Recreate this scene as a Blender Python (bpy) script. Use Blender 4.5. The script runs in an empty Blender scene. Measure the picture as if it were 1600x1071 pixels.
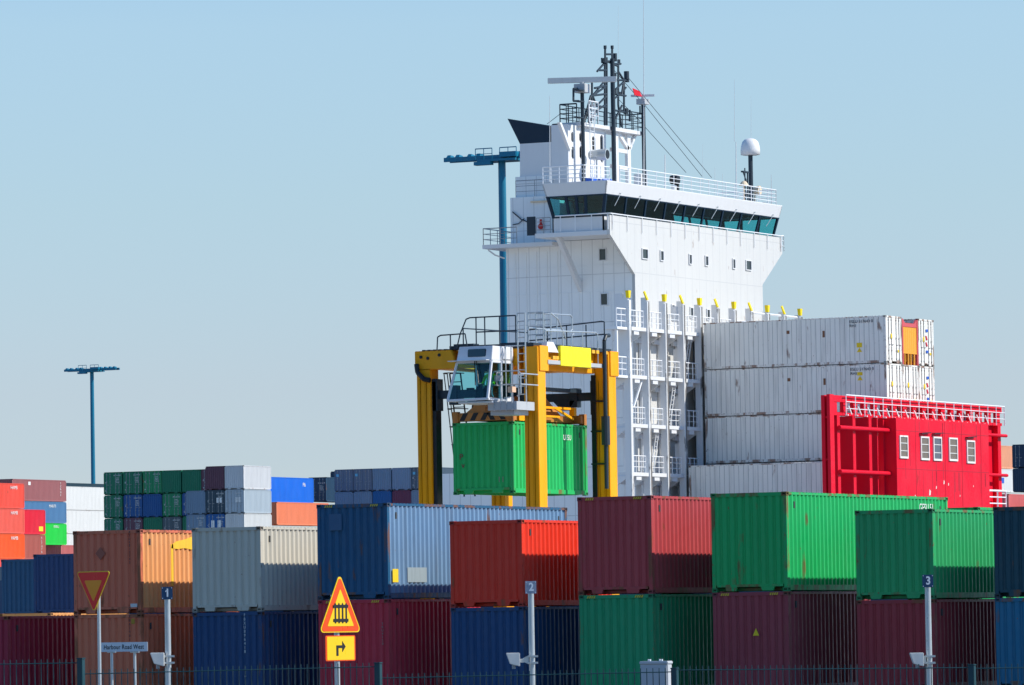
import bpy, bmesh, math, random
from mathutils import Vector, Matrix
random.seed(7)
S = bpy.context.scene
COL = S.collection
pi = math.pi
# ------------------------------------------------------------------ camera model
F, YAW, PIT, ROL, EYE = 8800.0, math.radians(27.0), math.radians(2.929), .0163, 1.88
cY, sY, cP, sP = math.cos(YAW), math.sin(YAW), math.cos(PIT), math.sin(PIT)
def at(px, py, X=None, Y=None, Z=None, D=None):
    """a surveyed point: direction of a photo pixel plus one known coordinate or a distance"""
    dx, dy = px-800, py-535.5
    c, s = math.cos(ROL), math.sin(ROL)
    r = (c*dx-s*dy)/F; u = -(s*dx+c*dy)/F
    fw = cP-u*sP; z = sP+u*cP
    d = Vector((r*cY-fw*sY, r*sY+fw*cY, z))
    t = X/d.x if X is not None else Y/d.y if Y is not None else (Z-EYE)/d.z if Z is not None else D
    return Vector((0, 0, EYE))+t*d
cam = bpy.data.cameras.new('camera'); cam_o = bpy.data.objects.new('camera', cam); COL.objects.link(cam_o)
cam.sensor_width = 36; cam.lens = F/1600*36; cam.clip_start = 1; cam.clip_end = 60000
fwd = Vector((-sY*cP, cY*cP, sP)); rgt = Vector((cY, sY, 0)); up = rgt.cross(fwd)
m = Matrix((rgt, up, -fwd)).transposed() @ Matrix.Rotation(-ROL, 3, 'Z')
cam_o.matrix_world = Matrix.Translation((0, 0, EYE)) @ m.to_4x4()
S.camera = cam_o
# ------------------------------------------------------------------ light
SUN_EL, SUN_AZ = math.radians(38.5), math.radians(68.0)
sun_dir = Vector((math.sin(SUN_AZ)*math.cos(SUN_EL), math.cos(SUN_AZ)*math.cos(SUN_EL), math.sin(SUN_EL)))
sl = bpy.data.lights.new('sun', 'SUN'); sl.energy = 4.9; sl.angle = math.radians(.5); sl.color = (1, .96, .87)
so = bpy.data.objects.new('sun', sl); COL.objects.link(so); so.rotation_euler = sun_dir.to_track_quat('Z', 'Y').to_euler()
W = bpy.data.worlds.new('World'); S.world = W; W.use_nodes = True
wn, wl = W.node_tree.nodes, W.node_tree.links
bg = wn['Background']; sky = wn.new('ShaderNodeTexSky'); sky.sky_type = 'NISHITA'; sky.sun_disc = False
sky.sun_elevation = SUN_EL; sky.sun_rotation = SUN_AZ; sky.altitude = 0; sky.air_density = 1.0; sky.dust_density = 0.0; sky.ozone_density = 6.0
# colour balance of the clear sky by elevation: greyer low down, bluer overhead
wt = wn.new('ShaderNodeTexCoord'); wx = wn.new('ShaderNodeSeparateXYZ'); wl.new(wt.outputs['Generated'], wx.inputs[0])
wm = wn.new('ShaderNodeMapRange'); wm.inputs[1].default_value = 0; wm.inputs[2].default_value = .5; wl.new(wx.outputs[2], wm.inputs[0])
wr = wn.new('ShaderNodeValToRGB'); wl.new(wm.outputs[0], wr.inputs[0]); el = wr.color_ramp.elements
STOPS = [(0, (.79, .79, .96)), (.061, (.805, .805, .95)), (.087, (.89, .83, .925)), (.153, (1.065, .985, .945)), (.216, (1.235, 1.125, 1.02)), (.45, (.82, 1.16, 1.30)), (1, (.66, 1.14, 1.34))]
while len(el) < len(STOPS): el.new(.5)
for e_, (p_, c_) in zip(el, STOPS): e_.position = p_
for e_, (p_, c_) in zip(el, STOPS): e_.color = (c_[0]/2, c_[1]/2, c_[2]/2, 1)
wv = wn.new('ShaderNodeVectorMath'); wv.operation = 'MULTIPLY'; wl.new(sky.outputs[0], wv.inputs[0]); wl.new(wr.outputs[0], wv.inputs[1])
ws = wn.new('ShaderNodeVectorMath'); ws.operation = 'SCALE'; ws.inputs['Scale'].default_value = 2.0; wl.new(wv.outputs[0], ws.inputs[0])
wl.new(ws.outputs[0], bg.inputs[0]); bg.inputs[1].default_value = .127
S.view_settings.view_transform = 'Standard'; S.view_settings.look = 'None'; S.view_settings.gamma = 1; S.view_settings.exposure = .06
try:
    S.cycles.use_denoising = True; S.cycles.max_bounces = 8; S.cycles.transparent_max_bounces = 16
except Exception: pass
# ------------------------------------------------------------------ materials
MATS = {}
def s2l(r, g, b):
    f = lambda v: (v/255/12.92 if v <= 10 else ((v/255+.055)/1.055)**2.4)
    return (f(r), f(g), f(b))
def paint(name, rgb, rough=.5, rust=.0, streak=.12, metal=0., scale=1., rustcol=(.20, .075, .025), dirt=(.12, .10, .08), spec=.35):
    if name in MATS: return MATS[name]
    M = bpy.data.materials.new(name); M.use_nodes = True
    N, L = M.node_tree.nodes, M.node_tree.links
    b = N['Principled BSDF']; b.inputs['Roughness'].default_value = rough; b.inputs['Metallic'].default_value = metal
    b.inputs['Specular IOR Level'].default_value = spec
    tc = N.new('ShaderNodeTexCoord'); oi = N.new('ShaderNodeObjectInfo')
    off = N.new('ShaderNodeVectorMath'); off.operation = 'MULTIPLY_ADD'
    L.new(oi.outputs['Random'], off.inputs[0]); off.inputs[1].default_value = (37, 53, 71); L.new(tc.outputs['Object'], off.inputs[2])
    def noise(sc, stretch, det=4):
        mp = N.new('ShaderNodeMapping'); mp.inputs['Scale'].default_value = stretch; L.new(off.outputs[0], mp.inputs[0])
        n = N.new('ShaderNodeTexNoise'); n.inputs['Scale'].default_value = sc*scale; n.inputs['Detail'].default_value = det
        L.new(mp.outputs[0], n.inputs[0]); return n.outputs['Fac']
    def ramp(src, a, c, lo=0., hi=1.):
        r = N.new('ShaderNodeMapRange'); r.inputs[1].default_value = a; r.inputs[2].default_value = c
        r.inputs[3].default_value = lo; r.inputs[4].default_value = hi; L.new(src, r.inputs[0]); return r.outputs[0]
    def mix(fac, A, B):
        x = N.new('ShaderNodeMix'); x.data_type = 'RGBA'; L.new(fac, x.inputs[0])
        for v, k in ((A, 6), (B, 7)):
            if isinstance(v, tuple): x.inputs[k].default_value = (*v, 1)
            else: L.new(v, x.inputs[k])
        return x.outputs[2]
    streaks = noise(1.6, (2.2, 2.2, .22)); blot = noise(.7, (1, 1, .6)); fine = noise(9, (1, 1, .5))
    g = sum(rgb)/3
    faded = tuple(min(.9, v*1.0+.07*g+.006) for v in rgb)
    c = mix(ramp(blot, .42, .68, 0, streak*2.6), rgb, faded)
    c = mix(ramp(streaks, .5, .78, 0, streak*2.4), c, tuple(v*.66+d*.2 for v, d in zip(rgb, dirt)))
    if rust > 0:
        r1 = noise(2.3, (1, 1, .33), 7)
        c = mix(ramp(r1, .72-.17*rust, .79-.15*rust, 0, .8), c, rustcol)
        r2 = noise(11, (1, 1, .6), 5)
        c = mix(ramp(r2, .74-.09*rust, .78-.09*rust, 0, .75), c, rustcol)
    L.new(c, b.inputs['Base Color'])
    L.new(ramp(fine, .3, .8, max(.05, rough-.1), min(1, rough+.15)), b.inputs['Roughness'])
    bp = N.new('ShaderNodeBump'); bp.inputs['Strength'].default_value = .2; bp.inputs['Distance'].default_value = .12
    L.new(blot, bp.inputs['Height']); L.new(bp.outputs[0], b.inputs['Normal'])
    MATS[name] = M; return M
def seam_paint(name, rgb, axis, pitch, line=(.45, .45, .45), **k):
    """paint with thin weld or panel seams along one object axis"""
    if name in MATS: return MATS[name]
    M = paint(name, rgb, **k); N, L = M.node_tree.nodes, M.node_tree.links
    b = N['Principled BSDF']; src = b.inputs['Base Color'].links[0].from_socket
    tc = [n for n in N if n.type == 'TEX_COORD'][0]
    sp = N.new('ShaderNodeSeparateXYZ'); L.new(tc.outputs['Object'], sp.inputs[0])
    def lines(out, p, w):
        d = N.new('ShaderNodeMath'); d.operation = 'DIVIDE'; L.new(out, d.inputs[0]); d.inputs[1].default_value = p
        f = N.new('ShaderNodeMath'); f.operation = 'FRACT'; L.new(d.outputs[0], f.inputs[0])
        l = N.new('ShaderNodeMath'); l.operation = 'LESS_THAN'; L.new(f.outputs[0], l.inputs[0]); l.inputs[1].default_value = w/p
        return l.outputs[0]
    a = lines(sp.outputs[axis], pitch, .05); z = lines(sp.outputs[2], 2.93, .05)
    mx = N.new('ShaderNodeMath'); mx.operation = 'MAXIMUM'; L.new(a, mx.inputs[0]); L.new(z, mx.inputs[1])
    ml = N.new('ShaderNodeMath'); ml.operation = 'MULTIPLY'; L.new(mx.outputs[0], ml.inputs[0]); ml.inputs[1].default_value = .55
    x = N.new('ShaderNodeMix'); x.data_type = 'RGBA'; L.new(ml.outputs[0], x.inputs[0]); L.new(src, x.inputs[6]); x.inputs[7].default_value = (*line, 1)
    L.new(x.outputs[2], b.inputs['Base Color']); return M
def glass(name, tint, mixf=.12, rough=.03):
    if name in MATS: return MATS[name]
    M = bpy.data.materials.new(name); M.use_nodes = True; N, L = M.node_tree.nodes, M.node_tree.links
    N.remove(N['Principled BSDF']); out = [n for n in N if n.type == 'OUTPUT_MATERIAL'][0]
    t = N.new('ShaderNodeBsdfTransparent'); t.inputs[0].default_value = (*tint, 1)
    g = N.new('ShaderNodeBsdfGlossy'); g.inputs['Roughness'].default_value = rough
    lw_ = N.new('ShaderNodeLayerWeight'); lw_.inputs[0].default_value = .5
    pw = N.new('ShaderNodeMath'); pw.operation = 'POWER'; L.new(lw_.outputs['Facing'], pw.inputs[0]); pw.inputs[1].default_value = 5
    fr = N.new('ShaderNodeMath'); fr.operation = 'MULTIPLY_ADD'; L.new(pw.outputs[0], fr.inputs[0]); fr.inputs[1].default_value = .9; fr.inputs[2].default_value = .035
    x = N.new('ShaderNodeMixShader'); L.new(fr.outputs[0], x.inputs[0]); L.new(t.outputs[0], x.inputs[1]); L.new(g.outputs[0], x.inputs[2])
    L.new(x.outputs[0], out.inputs[0]); MATS[name] = M; return M
WHITE = paint('ship_white', (.72, .72, .72), .45, streak=.05)
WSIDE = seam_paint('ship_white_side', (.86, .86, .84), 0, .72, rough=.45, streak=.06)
WFRONT = seam_paint('ship_white_front', (.61, .60, .575), 1, 1.02, rough=.45, streak=.06, rust=.16)  # same white as the sides, darkened against the direct sunlight
WOOD_WHITE = paint('rail_white', (.82, .82, .82), .4, streak=.03)
LCREAM = paint('lamp_cream', (.75, .6, .42), .4)
NAVY = paint('funnel_navy', (.002, .020, .045), .5, streak=.05)
BLACK = paint('black_paint', (.012, .014, .018), .45, streak=.05)
DARK = paint('dark_steel', (.02, .035, .05), .5)
GREYM = paint('grey_metal', (.32, .33, .34), .45, metal=.3)
GALV = paint('galvanised', (.52, .55, .56), .35, metal=.45, streak=.1)
GREYB = paint('grey_box', (.45, .46, .47), .5)
RED = paint('ship_red', (.76, .005, .026), .5, rust=.0, streak=.08, spec=.12)
REDW = paint('ship_red_wall', (.76, .006, .028), .5, rust=.35, streak=.18, spec=.12, rustcol=(.35, .02, .02))
YEL = paint('machine_yellow', (.95, .375, .004), .5, rust=.12, streak=.2, dirt=(.12, .05, .01), spec=.15)
YELN = paint('panel_yellow', (.92, .78, .01), .5, streak=.04)
TEAL = paint('mast_teal', (.003, .17, .28), .45, streak=.15)
RUBBER = paint('rubber', (.015, .015, .016), .8)
BRIDGEGLASS = glass('bridge_glass', (.55, .87, .88))
CABGLASS = glass('cab_glass', (.55, .85, .86))
POSTW = paint('scraped_white', (.76, .76, .75), .45, rust=.75, streak=.3, scale=.9, rustcol=(.06, .05, .045))
RUB = paint('rubbed_steel', (.16, .15, .14), .5, rust=.9, streak=.3, rustcol=(.7, .7, .68))
GUIDEY = paint('guide_yellow', (.9, .66, .0), .5)
# ------------------------------------------------------------------ mesh collector
class MB:
    def __init__(s): s.v = []; s.f = []; s.m = []; s.cur = 0
    def mat(s, i): s.cur = i; return s
    def add(s, vs, fs):
        n = len(s.v); s.v += [Vector(v) for v in vs]
        for f in fs: s.f.append([n+i for i in f]); s.m.append(s.cur)
        return s
    def box(s, x0, x1, y0, y1, z0, z1):
        if x0 > x1: x0, x1 = x1, x0
        if y0 > y1: y0, y1 = y1, y0
        if z0 > z1: z0, z1 = z1, z0
        return s.hexa([(x0, y0, z0), (x1, y0, z0), (x1, y1, z0), (x0, y1, z0)], [(x0, y0, z1), (x1, y0, z1), (x1, y1, z1), (x0, y1, z1)])
    def hexa(s, lo, hi):
        n = len(lo)
        return s.add(list(lo)+list(hi), [list(range(n))[::-1], list(range(n, 2*n))]+[[i, (i+1) % n, n+(i+1) % n, n+i] for i in range(n)])
    def prism(s, poly, ax, a, b):
        def P(p, t): return {0: (t, p[0], p[1]), 1: (p[0], t, p[1]), 2: (p[0], p[1], t)}[ax]
        return s.hexa([P(p, a) for p in poly], [P(p, b) for p in poly])
    def tube(s, p, q, r, n=8, r2=None):
        p, q = Vector(p), Vector(q); d = (q-p)
        if d.length < 1e-6: return s
        d.normalize(); a = d.orthogonal().normalized(); b = d.cross(a); r2 = r if r2 is None else r2
        lo = [p+r*(a*math.cos(2*pi*i/n)+b*math.sin(2*pi*i/n)) for i in range(n)]
        hi = [q+r2*(a*math.cos(2*pi*i/n)+b*math.sin(2*pi*i/n)) for i in range(n)]
        return s.hexa(lo, hi)
    def path(s, pts, r, n=6):
        for a, b in zip(pts, pts[1:]): s.tube(a, b, r, n)
        return s
    def beam(s, p, q, w, h, upv=(0, 0, 1)):
        p, q = Vector(p), Vector(q); d = (q-p).normalized(); u = Vector(upv)
        if abs(d.dot(u)) > .98: u = Vector((0, 1, 0))
        x = d.cross(u).normalized()*w/2; y = x.cross(d).normalized()*h/2
        return s.hexa([p-x-y, p+x-y, p+x+y, p-x+y], [q-x-y, q+x-y, q+x+y, q-x+y])
    def lathe(s, c, prof, n=16, axis='Z'):
        c = Vector(c); rings = []
        for r, h in prof:
            ring = []
            for i in range(n):
                a = 2*pi*i/n; p = Vector((r*math.cos(a), r*math.sin(a), h))
                if axis == 'Y': p = Vector((p.x, p.z, p.y))
                if axis == 'X': p = Vector((p.z, p.x, p.y))
                ring.append(c+p)
            rings.append(ring)
        vs = [v for r in rings for v in r]; fs = []
        for k in range(len(rings)-1):
            for i in range(n): fs.append([k*n+i, k*n+(i+1) % n, (k+1)*n+(i+1) % n, (k+1)*n+i])
        fs.append(list(range(n))[::-1]); fs.append([(len(rings)-1)*n+i for i in range(n)])
        return s.add(vs, fs)
    def mesh(s, name, off=Vector((0, 0, 0)), smooth=False, bevel=0):
        me = bpy.data.meshes.new(name); me.from_pydata([v-off for v in s.v], [], s.f)
        for p, mi in zip(me.polygons, s.m): p.material_index = mi; p.use_smooth = smooth
        bm = bmesh.new(); bm.from_mesh(me)
        bmesh.ops.recalc_face_normals(bm, faces=bm.faces)
        if bevel: bmesh.ops.bevel(bm, geom=list(bm.edges), offset=bevel, segments=2, affect='EDGES', clamp_overlap=True)
        bm.to_mesh(me); bm.free(); me.update(); return me
def wloc(o):
    v = Vector((0, 0, 0))
    while o: v = v+o.location; o = o.parent
    return v
def build(mb, name, mats, parent=None, loc=None, smooth=False, bevel=0):
    """mb is in world coordinates; the object lands at its parent (or at loc)"""
    base = wloc(parent) if parent else Vector(loc if loc is not None else (0, 0, 0))
    me = mb.mesh(name, base, smooth, bevel)
    for x in (mats if isinstance(mats, (list, tuple)) else [mats]): me.materials.append(x)
    o = bpy.data.objects.new(name, me); COL.objects.link(o)
    if parent: o.parent = parent
    else: o.location = base
    return o
def tag(o, label, cat, group=None):
    o['label'] = label; o['category'] = cat
    if group: o['group'] = group
    return o
def empty(name, loc, rz=0): 
    o = bpy.data.objects.new(name, None); COL.objects.link(o); o.location = loc; o.rotation_euler = (0, 0, rz); o.empty_display_size = .3; return o
def struct(o): o['kind'] = 'structure'; return o
def text(body, size, mat, parent, pos, right, upv, name='lettering', align='LEFT', squash=1., depth=.004, local=True, spacing=1.0, line=1.0, bold=0.):
    cu = bpy.data.curves.new('t', 'FONT'); cu.body = body; cu.size = size; cu.align_x = align; cu.align_y = 'CENTER'
    cu.extrude = depth; cu.offset = bold; cu.space_character = spacing; cu.space_line = line
    t = bpy.data.objects.new('t', cu); COL.objects.link(t)
    me = bpy.data.meshes.new_from_object(t); bpy.data.objects.remove(t); bpy.data.curves.remove(cu)
    r = Vector(right).normalized(); u = Vector(upv).normalized(); n = r.cross(u)
    me.transform(Matrix((r*squash, u, n)).transposed().to_4x4()); me.transform(Matrix.Translation(Vector(pos)))
    if not local and parent: me.transform(Matrix.Translation(-wloc(parent)))
    me.name = name; me.materials.append(mat)
    o = bpy.data.objects.new(name, me); COL.objects.link(o)
    if parent: o.parent = parent
    return o
# ------------------------------------------------------------------ ground, water
asph = paint('asphalt', (.06, .06, .058), .85, streak=.2)
g = MB(); g.add([(-9000, -3000, 0), (9000, -3000, 0), (9000, 15000, 0), (-9000, 15000, 0)], [[0, 1, 2, 3]])
struct(build(g, 'ground', asph))
wat = paint('water', (.02, .05, .07), .12, streak=.1)
g = MB(); g.add([(-700, 301, .004), (60, 301, .004), (60, 336, .004), (-700, 336, .004)], [[0, 1, 2, 3]])
struct(build(g, 'water', wat))
bounce_mat = paint('bounce_concrete', (.46, .43, .38), .85, streak=.12)
g = MB(); g.add([(-420, 168, .002), (40, 168, .002), (40, 300.9, .002), (-420, 300.9, .002)], [[0, 1, 2, 3]])
struct(build(g, 'bounce_sheet', bounce_mat))  # unseen pale sheet added to bounce sunlight onto the ship's shaded side
lane = paint('lane_paint', (.7, .7, .66), .7, streak=.2)
g = MB()
for x in (-96.6, -91.9, -82.7, -78.3, -73.9, -69.5, -65.0): g.add([(x+2.5, 146, .006), (x+2.65, 146, .006), (x+2.65, 290, .006), (x+2.5, 290, .006)], [[0, 1, 2, 3]])
struct(build(g, 'lane_markings', lane))
# ------------------------------------------------------------------ containers
CW = 2.438
MESH = {}
def corr(length, period, depth, fr=(.26, .24, .26, .24)):
    """profile points (t, d): outer flat, slope in, inner flat, slope out"""
    n = max(1, round(length/period)); p = length/n; out = []
    for i in range(n):
        t = i*p; out += [(t, 0), (t+fr[0]*p, 0), (t+(fr[0]+fr[1])*p, depth), (t+(fr[0]+fr[1]+fr[2])*p, depth)]
    out.append((length, 0)); return out
def sheet_mesh(name, prof, fn, lo, hi):
    m = MB()
    vs = [fn(t, d, lo) for t, d in prof]+[fn(t, d, hi) for t, d in prof]; n = len(prof)
    m.add(vs, [[i, i+1, n+i+1, n+i] for i in range(n-1)])
    me = bpy.data.meshes.new(name); me.from_pydata(m.v, [], m.f); me.update(); return me
def get(key, fn):
    if key not in MESH: MESH[key] = fn()
    return MESH[key]
def m_frame(L, H):
    m = MB(); h = CW/2
    for x in (-1, 1):
        for y0, y1 in ((.012, .16), (L-.16, L-.012)):
            m.box(x*(h-.012), x*(h-.125), y0, y1, .118, H-.118)
        m.box(x*(h-.010), x*(h-.07), .178, L-.178, H-.085, H-.022)           # top side rail
        m.box(x*(h-.014), x*(h-.12), .178, L-.178, .03, .185)            # bottom side rail
    for y0, y1 in ((.014, .11), (L-.11, L-.014)):
        m.box(-h+.162, h-.162, y0, y1, H-.115, H-.012)                   # header
        m.box(-h+.162, h-.162, y0, y1, .145, .22)                        # sill
        for a, b in ((-.80, -.42), (.34, .78)): m.hexa([(a+.04, y0+.004, .03), (b-.04, y0+.004, .03), (b-.04, y1, .03), (a+.04, y1, .03)], [(a, y0+.004, .146), (b, y0+.004, .146), (b, y1, .146), (a, y1, .146)])
    m.box(-h+.12, h-.12, .55, .6, .012, .14); m.box(-h+.12, h-.12, L-.6, L-.55, .012, .14)
    m.box(-h+.12, h-.12, .11, L-.11, .146, .19)                           # floor
    for k in range(int(L/.6)): m.box(-h+.12, h-.12, .3+k*.6, .36+k*.6, .03, .12)
    # roof sheet with cross corrugation that laps over the top rails
    pr = corr(L-.5, .22, .028); n = len(pr)
    m.add([(-h+.03, .25+t, H-.004-d) for t, d in pr]+[(h-.03, .25+t, H-.004-d) for t, d in pr], [[i, i+1, n+i+1, n+i] for i in range(n-1)])
    m.add([(h-.03, .25+t, H-.004-d) for t, d in pr]+[(h-.03, .25+t, H-.05) for t, d in pr], [[i, i+1, n+i+1, n+i] for i in range(n-1)])
    m.box(-h+.03, h-.03, .02, .25, H-.02, H-.008); m.box(-h+.03, h-.03, L-.25, L-.02, H-.02, H-.008)
    return m.mesh('frame')
def m_side(L, H, flat):
    h = CW/2
    if flat == 'reefer':
        m = MB(); z0, z1 = .18, H-.085; n = round((L-.32)/.32); p = (L-.32)/n
        for i in range(n):
            a = .16+i*p
            m.mat(0).add([(h-.02, a+.012, z0), (h-.02, a+p-.012, z0), (h-.02, a+p-.012, z1), (h-.02, a+.012, z1)], [[0, 1, 2, 3]])
            m.mat(1).add([(h-.02, a-.012, z0), (h-.034, a, z0), (h-.034, a, z1), (h-.02, a-.012, z1)], [[0, 1, 2, 3]])
            m.mat(1).add([(h-.034, a, z0), (h-.02, a+.012, z0), (h-.02, a+.012, z1), (h-.034, a, z1)], [[0, 1, 2, 3]])
        me = bpy.data.meshes.new('side_wall'); me.from_pydata(m.v, [], m.f)
        for q, mi in zip(me.polygons, m.m): q.material_index = mi
        return me
    return sheet_mesh('side_wall', corr(L-.30, .278, .055), lambda t, d, z: (h-.016-d, .15+t, z), .185, H-.08)
def m_end(H):
    h = CW/2
    return sheet_mesh('end_wall', corr(CW-.23, .245, .045, (.45, .17, .21, .17)), lambda t, d, z: (-h+.115+t, .03+d, z), .19, H-.11)
def m_door(H):
    h = CW/2; m = MB()
    for a, b in ((-h+.125, -.012), (.012, h-.125)):
        m.box(a, b, .03, .07, .205, H-.12)
        for z in (.32, .95, 1.6, H-.45): m.box(a+.05, b-.05, .022, .03, z, z+.16)
    return m.mesh('door')
def m_rods(H):
    m = MB()
    for x in (-.80, -.36, .36, .80):
        m.tube((x, .0, .16), (x, .0, H-.09), .022, 6)
        for z in (.25, .75, 1.5, H-.3): m.box(x-.05, x+.05, -.02, .03, z, z+.07)
        m.box(x-.02, x+.26, -.025, -.012, 1.12, 1.16)
    return m.mesh('lock_rods')
def m_cast():
    m = MB(); a, b, c = .162, .178, .118     # x, y, z extents, outer corner at +x, -y
    bm = bmesh.new(); bmesh.ops.create_cube(bm, size=1)
    for v in bm.verts: v.co = Vector(((v.co.x-.5)*a, (v.co.y+.5)*b, (v.co.z+.5)*c))
    bm.faces.ensure_lookup_table()
    for f in [f for f in bm.faces if f.normal.x > .9 or f.normal.y < -.9 or abs(f.normal.z) > .9]:
        r = bmesh.ops.inset_individual(bm, faces=[f], thickness=.032, depth=0)
        bmesh.ops.inset_individual(bm, faces=[f], thickness=.004, depth=-.045); f.material_index = 1
    me = bpy.data.meshes.new('corner_casting'); bm.to_mesh(me); bm.free(); return me
VENT = paint('vent_grey', (.06, .06, .06), .7)
HOLE = paint('casting_hole', (.004, .004, .004), .9)
def ob(name, me, mats, parent, loc=(0, 0, 0), rz=0, sc=None):
    while len(me.materials) < len(mats): me.materials.append(None)
    o = bpy.data.objects.new(name, me); COL.objects.link(o); o.parent = parent; o.location = loc; o.rotation_euler = (0, 0, rz)
    if sc: o.scale = sc
    for i, x in enumerate(mats): o.material_slots[i].link = 'OBJECT'; o.material_slots[i].material = x
    return o
def container(x_right, y, z, L, H, col, label, group, front='wall', back='wall', rust=.25, rot=0, side='corr', detail=1, frame=None, cast=None, name='shipping_container', streak=.16, vents=True, lit_sidecol=None):
    """a box standing at its front (local y=0) end; x_right is its right-hand side"""
    key = 'box_%d_%d_%d' % tuple(int(v*255) for v in col)+'_r%d' % int(rust*100)
    P = paint(key, col, .48, rust=rust*.75, streak=streak)
    FP = paint('frame_'+key, tuple(v*.92 for v in col), .5, rust=min(1.25, rust*2+.3), streak=streak) if frame is None else frame
    CP = paint('cast_'+key, tuple(v*.5+.02 for v in col), .6, rust=min(1.3, rust+.7), streak=.2) if cast is None else cast
    r = empty(name, (x_right-CW/2, y, z), rot)
    tag(r, label, 'shipping container', group)
    k = (L, H)
    ob('frame', get(('f', k), lambda: m_frame(L, H)), [FP], r)
    SM = paint('seam_grey', (.30, .30, .30), .6)
    sm = get(('s', k, side), lambda: m_side(L, H, side))
    PS = P if lit_sidecol is None else paint('side_'+key, lit_sidecol, .48, rust=rust*.75, streak=streak*1.6)  # optional side colour, lightened to paint in the sunlit look
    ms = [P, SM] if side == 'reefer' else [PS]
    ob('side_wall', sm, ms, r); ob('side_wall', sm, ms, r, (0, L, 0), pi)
    for which, loc, rz in ((front, (0, 0, 0), 0), (back, (0, L, 0), pi)):
        if which == 'wall': ob('end_wall', get(('e', H), lambda: m_end(H)), [P], r, loc, rz)
        elif which == 'door':
            d = ob('door', get(('d', H), lambda: m_door(H)), [P], r, loc, rz)
            ob('lock_rods', get(('r', H), lambda: m_rods(H)), [DOORROD.get(side, GREYM)], d)
    if detail:
        cm = get('cast', m_cast); h = CW/2
        for zz in (0, H-.118):
            for a, b, rz, scx in ((h, 0, 0, 1), (-h, 0, 0, -1), (h, L, 0, 1), (-h, L, 0, -1)):
                ob('corner_casting', cm, [CP, HOLE], r, (a, b, zz), 0, (scx, 1 if b == 0 else -1, 1))
        if vents and side == 'corr':
            vm = get('vent', lambda: MB().box(CW/2-.03, CW/2-.002, 0, .07, 0, .20).mesh('vent'))
            for yy in (.55, L-.65): ob('vent', vm, [VENT], r, (0, yy, H-.48))
    return r
DOORROD = {'reefer': paint('rod_dark', (.26, .25, .24), .5, rust=.5)}
HC, ST = 2.896, 2.591
L20, L40 = 6.058, 12.192
YF = 149.6
GRP = 'stacked containers in the front row of the yard'
c_brown = (.72, .17, .085); c_grey = (.60, .55, .45); c_blue = (.008, .095, .20); c_red = (.85, .040, .012)
c_maroon = (.48, .055, .06); c_green = (.006, .43, .11); c_green2 = (.018, .38, .12); c_teal = (.004, .06, .085)
b1 = container(-89.2, YF, ST+.004, L20, ST, c_brown, 'rusty brown container with a yellow paint smear on its sunlit side, top of its stack', GRP, rust=.5, lit_sidecol=(.78, .34, .12))  # side colour paler than the ends, sunlight painted in
b2 = container(-84.94, YF, ST+.004, L20, ST, c_grey, 'greenish grey container with a cream sunlit side, on the navy one with white lettering', GRP, rust=.22)
b3 = container(-80.54, YF, HC+.004, L40, HC, c_blue, 'long steel blue container with a streaked pale sunlit side, behind the level crossing sign', GRP, rust=.5, lit_sidecol=(.15, .27, .42), streak=.22)  # one navy paint; its sunlit side is lightened in the colour
b4 = container(-76.0, YF, ST+.004, L20, ST, c_red, 'bright red container on a navy blue one, behind the pole with plate 2', GRP, rust=.2)
b5 = container(-71.71, YF, HC+.004, L20, HC, c_maroon, 'tall plum maroon container stacked on a green one', GRP, rust=.42)
b6 = container(-67.35, YF, HC+.004, L40, HC, c_green, 'long bright green container stacked on the maroon one with a yellow triangle', GRP, rust=.5)
b7 = container(-62.76, YF, ST+.004, L20, ST, c_green2, 'shorter green container with plate 3 in front of its lower right corner', GRP, rust=.42)
b8 = container(-58.46, YF, ST+.004, L20, ST, c_teal, 'dark petrol container at the right edge, on top of the bright blue one', GRP, rust=.35)
a0 = container(-94.05, YF, 0, L40, ST, (.38, .012, .045), 'wine red container at the left edge with nothing stacked on it', GRP, rust=.15)
a1 = container(-89.2, YF, 0, L20, ST, (.72, .18, .085), 'rusty brown container under another brown one, behind the street name sign', GRP, rust=.6)
a2 = container(-84.94, YF, 0, L20, ST, (.006, .06, .17), 'navy blue container with a column of white lettering, under the greenish grey one', GRP, rust=.12)
a3 = container(-80.54, YF, 0, L20, HC, (.62, .028, .055), 'dark red container under the long steel blue one, behind the level crossing sign', GRP, rust=.15)
a4 = container(-76.0, YF, 0, L20, ST, (.006, .065, .18), 'navy blue container without lettering, under the bright red one', GRP, rust=.1)
a5 = container(-71.71, YF, 0, L20, HC, (.008, .33, .13), 'green container at the bottom of a stack, under the tall plum maroon one', GRP, rust=.2)
a6 = container(-67.35, YF, 0, L20, HC, (.33, .045, .06), 'maroon container with a small yellow triangle sticker, under the long green one', GRP, rust=.2)
a7 = container(-62.76, YF, 0, L20, ST, (.36, .03, .04), 'brownish maroon container under the shorter green one, behind the pole with plate 3', GRP, rust=.25)
a8 = container(-58.46, YF, 0, L20, ST, (.006, .15, .27), 'bright sea blue container at the right edge, under the dark petrol one', GRP, rust=.35)
GRP2 = 'containers farther back in the yard'
p = at(1528, 790, Z=HC*2)
x1 = container(-66.7, 0, ST+.004, L20, HC, c_green, 'green container whose top shows between the short green and dark petrol ones', GRP2, rust=.3)
x1.location.y = at(1528, 790, X=-66.7).y; x1.location.z = 5.49-HC
y1 = container(-67.35, 0, 0, L20, HC, (.2, .05, .05), 'dull red container hidden below the far green one at the right', GRP2); y1.location.y = x1.location.y
for x in [y1]+list(y1.children): bpy.data.objects.remove(x)
l1 = container(-137.12+CW, 217.6, HC, L20, ST, (.005, .065, .15), 'dark blue container at the far left, lower and farther than the navy one beside it', GRP2, rust=.1)
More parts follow.
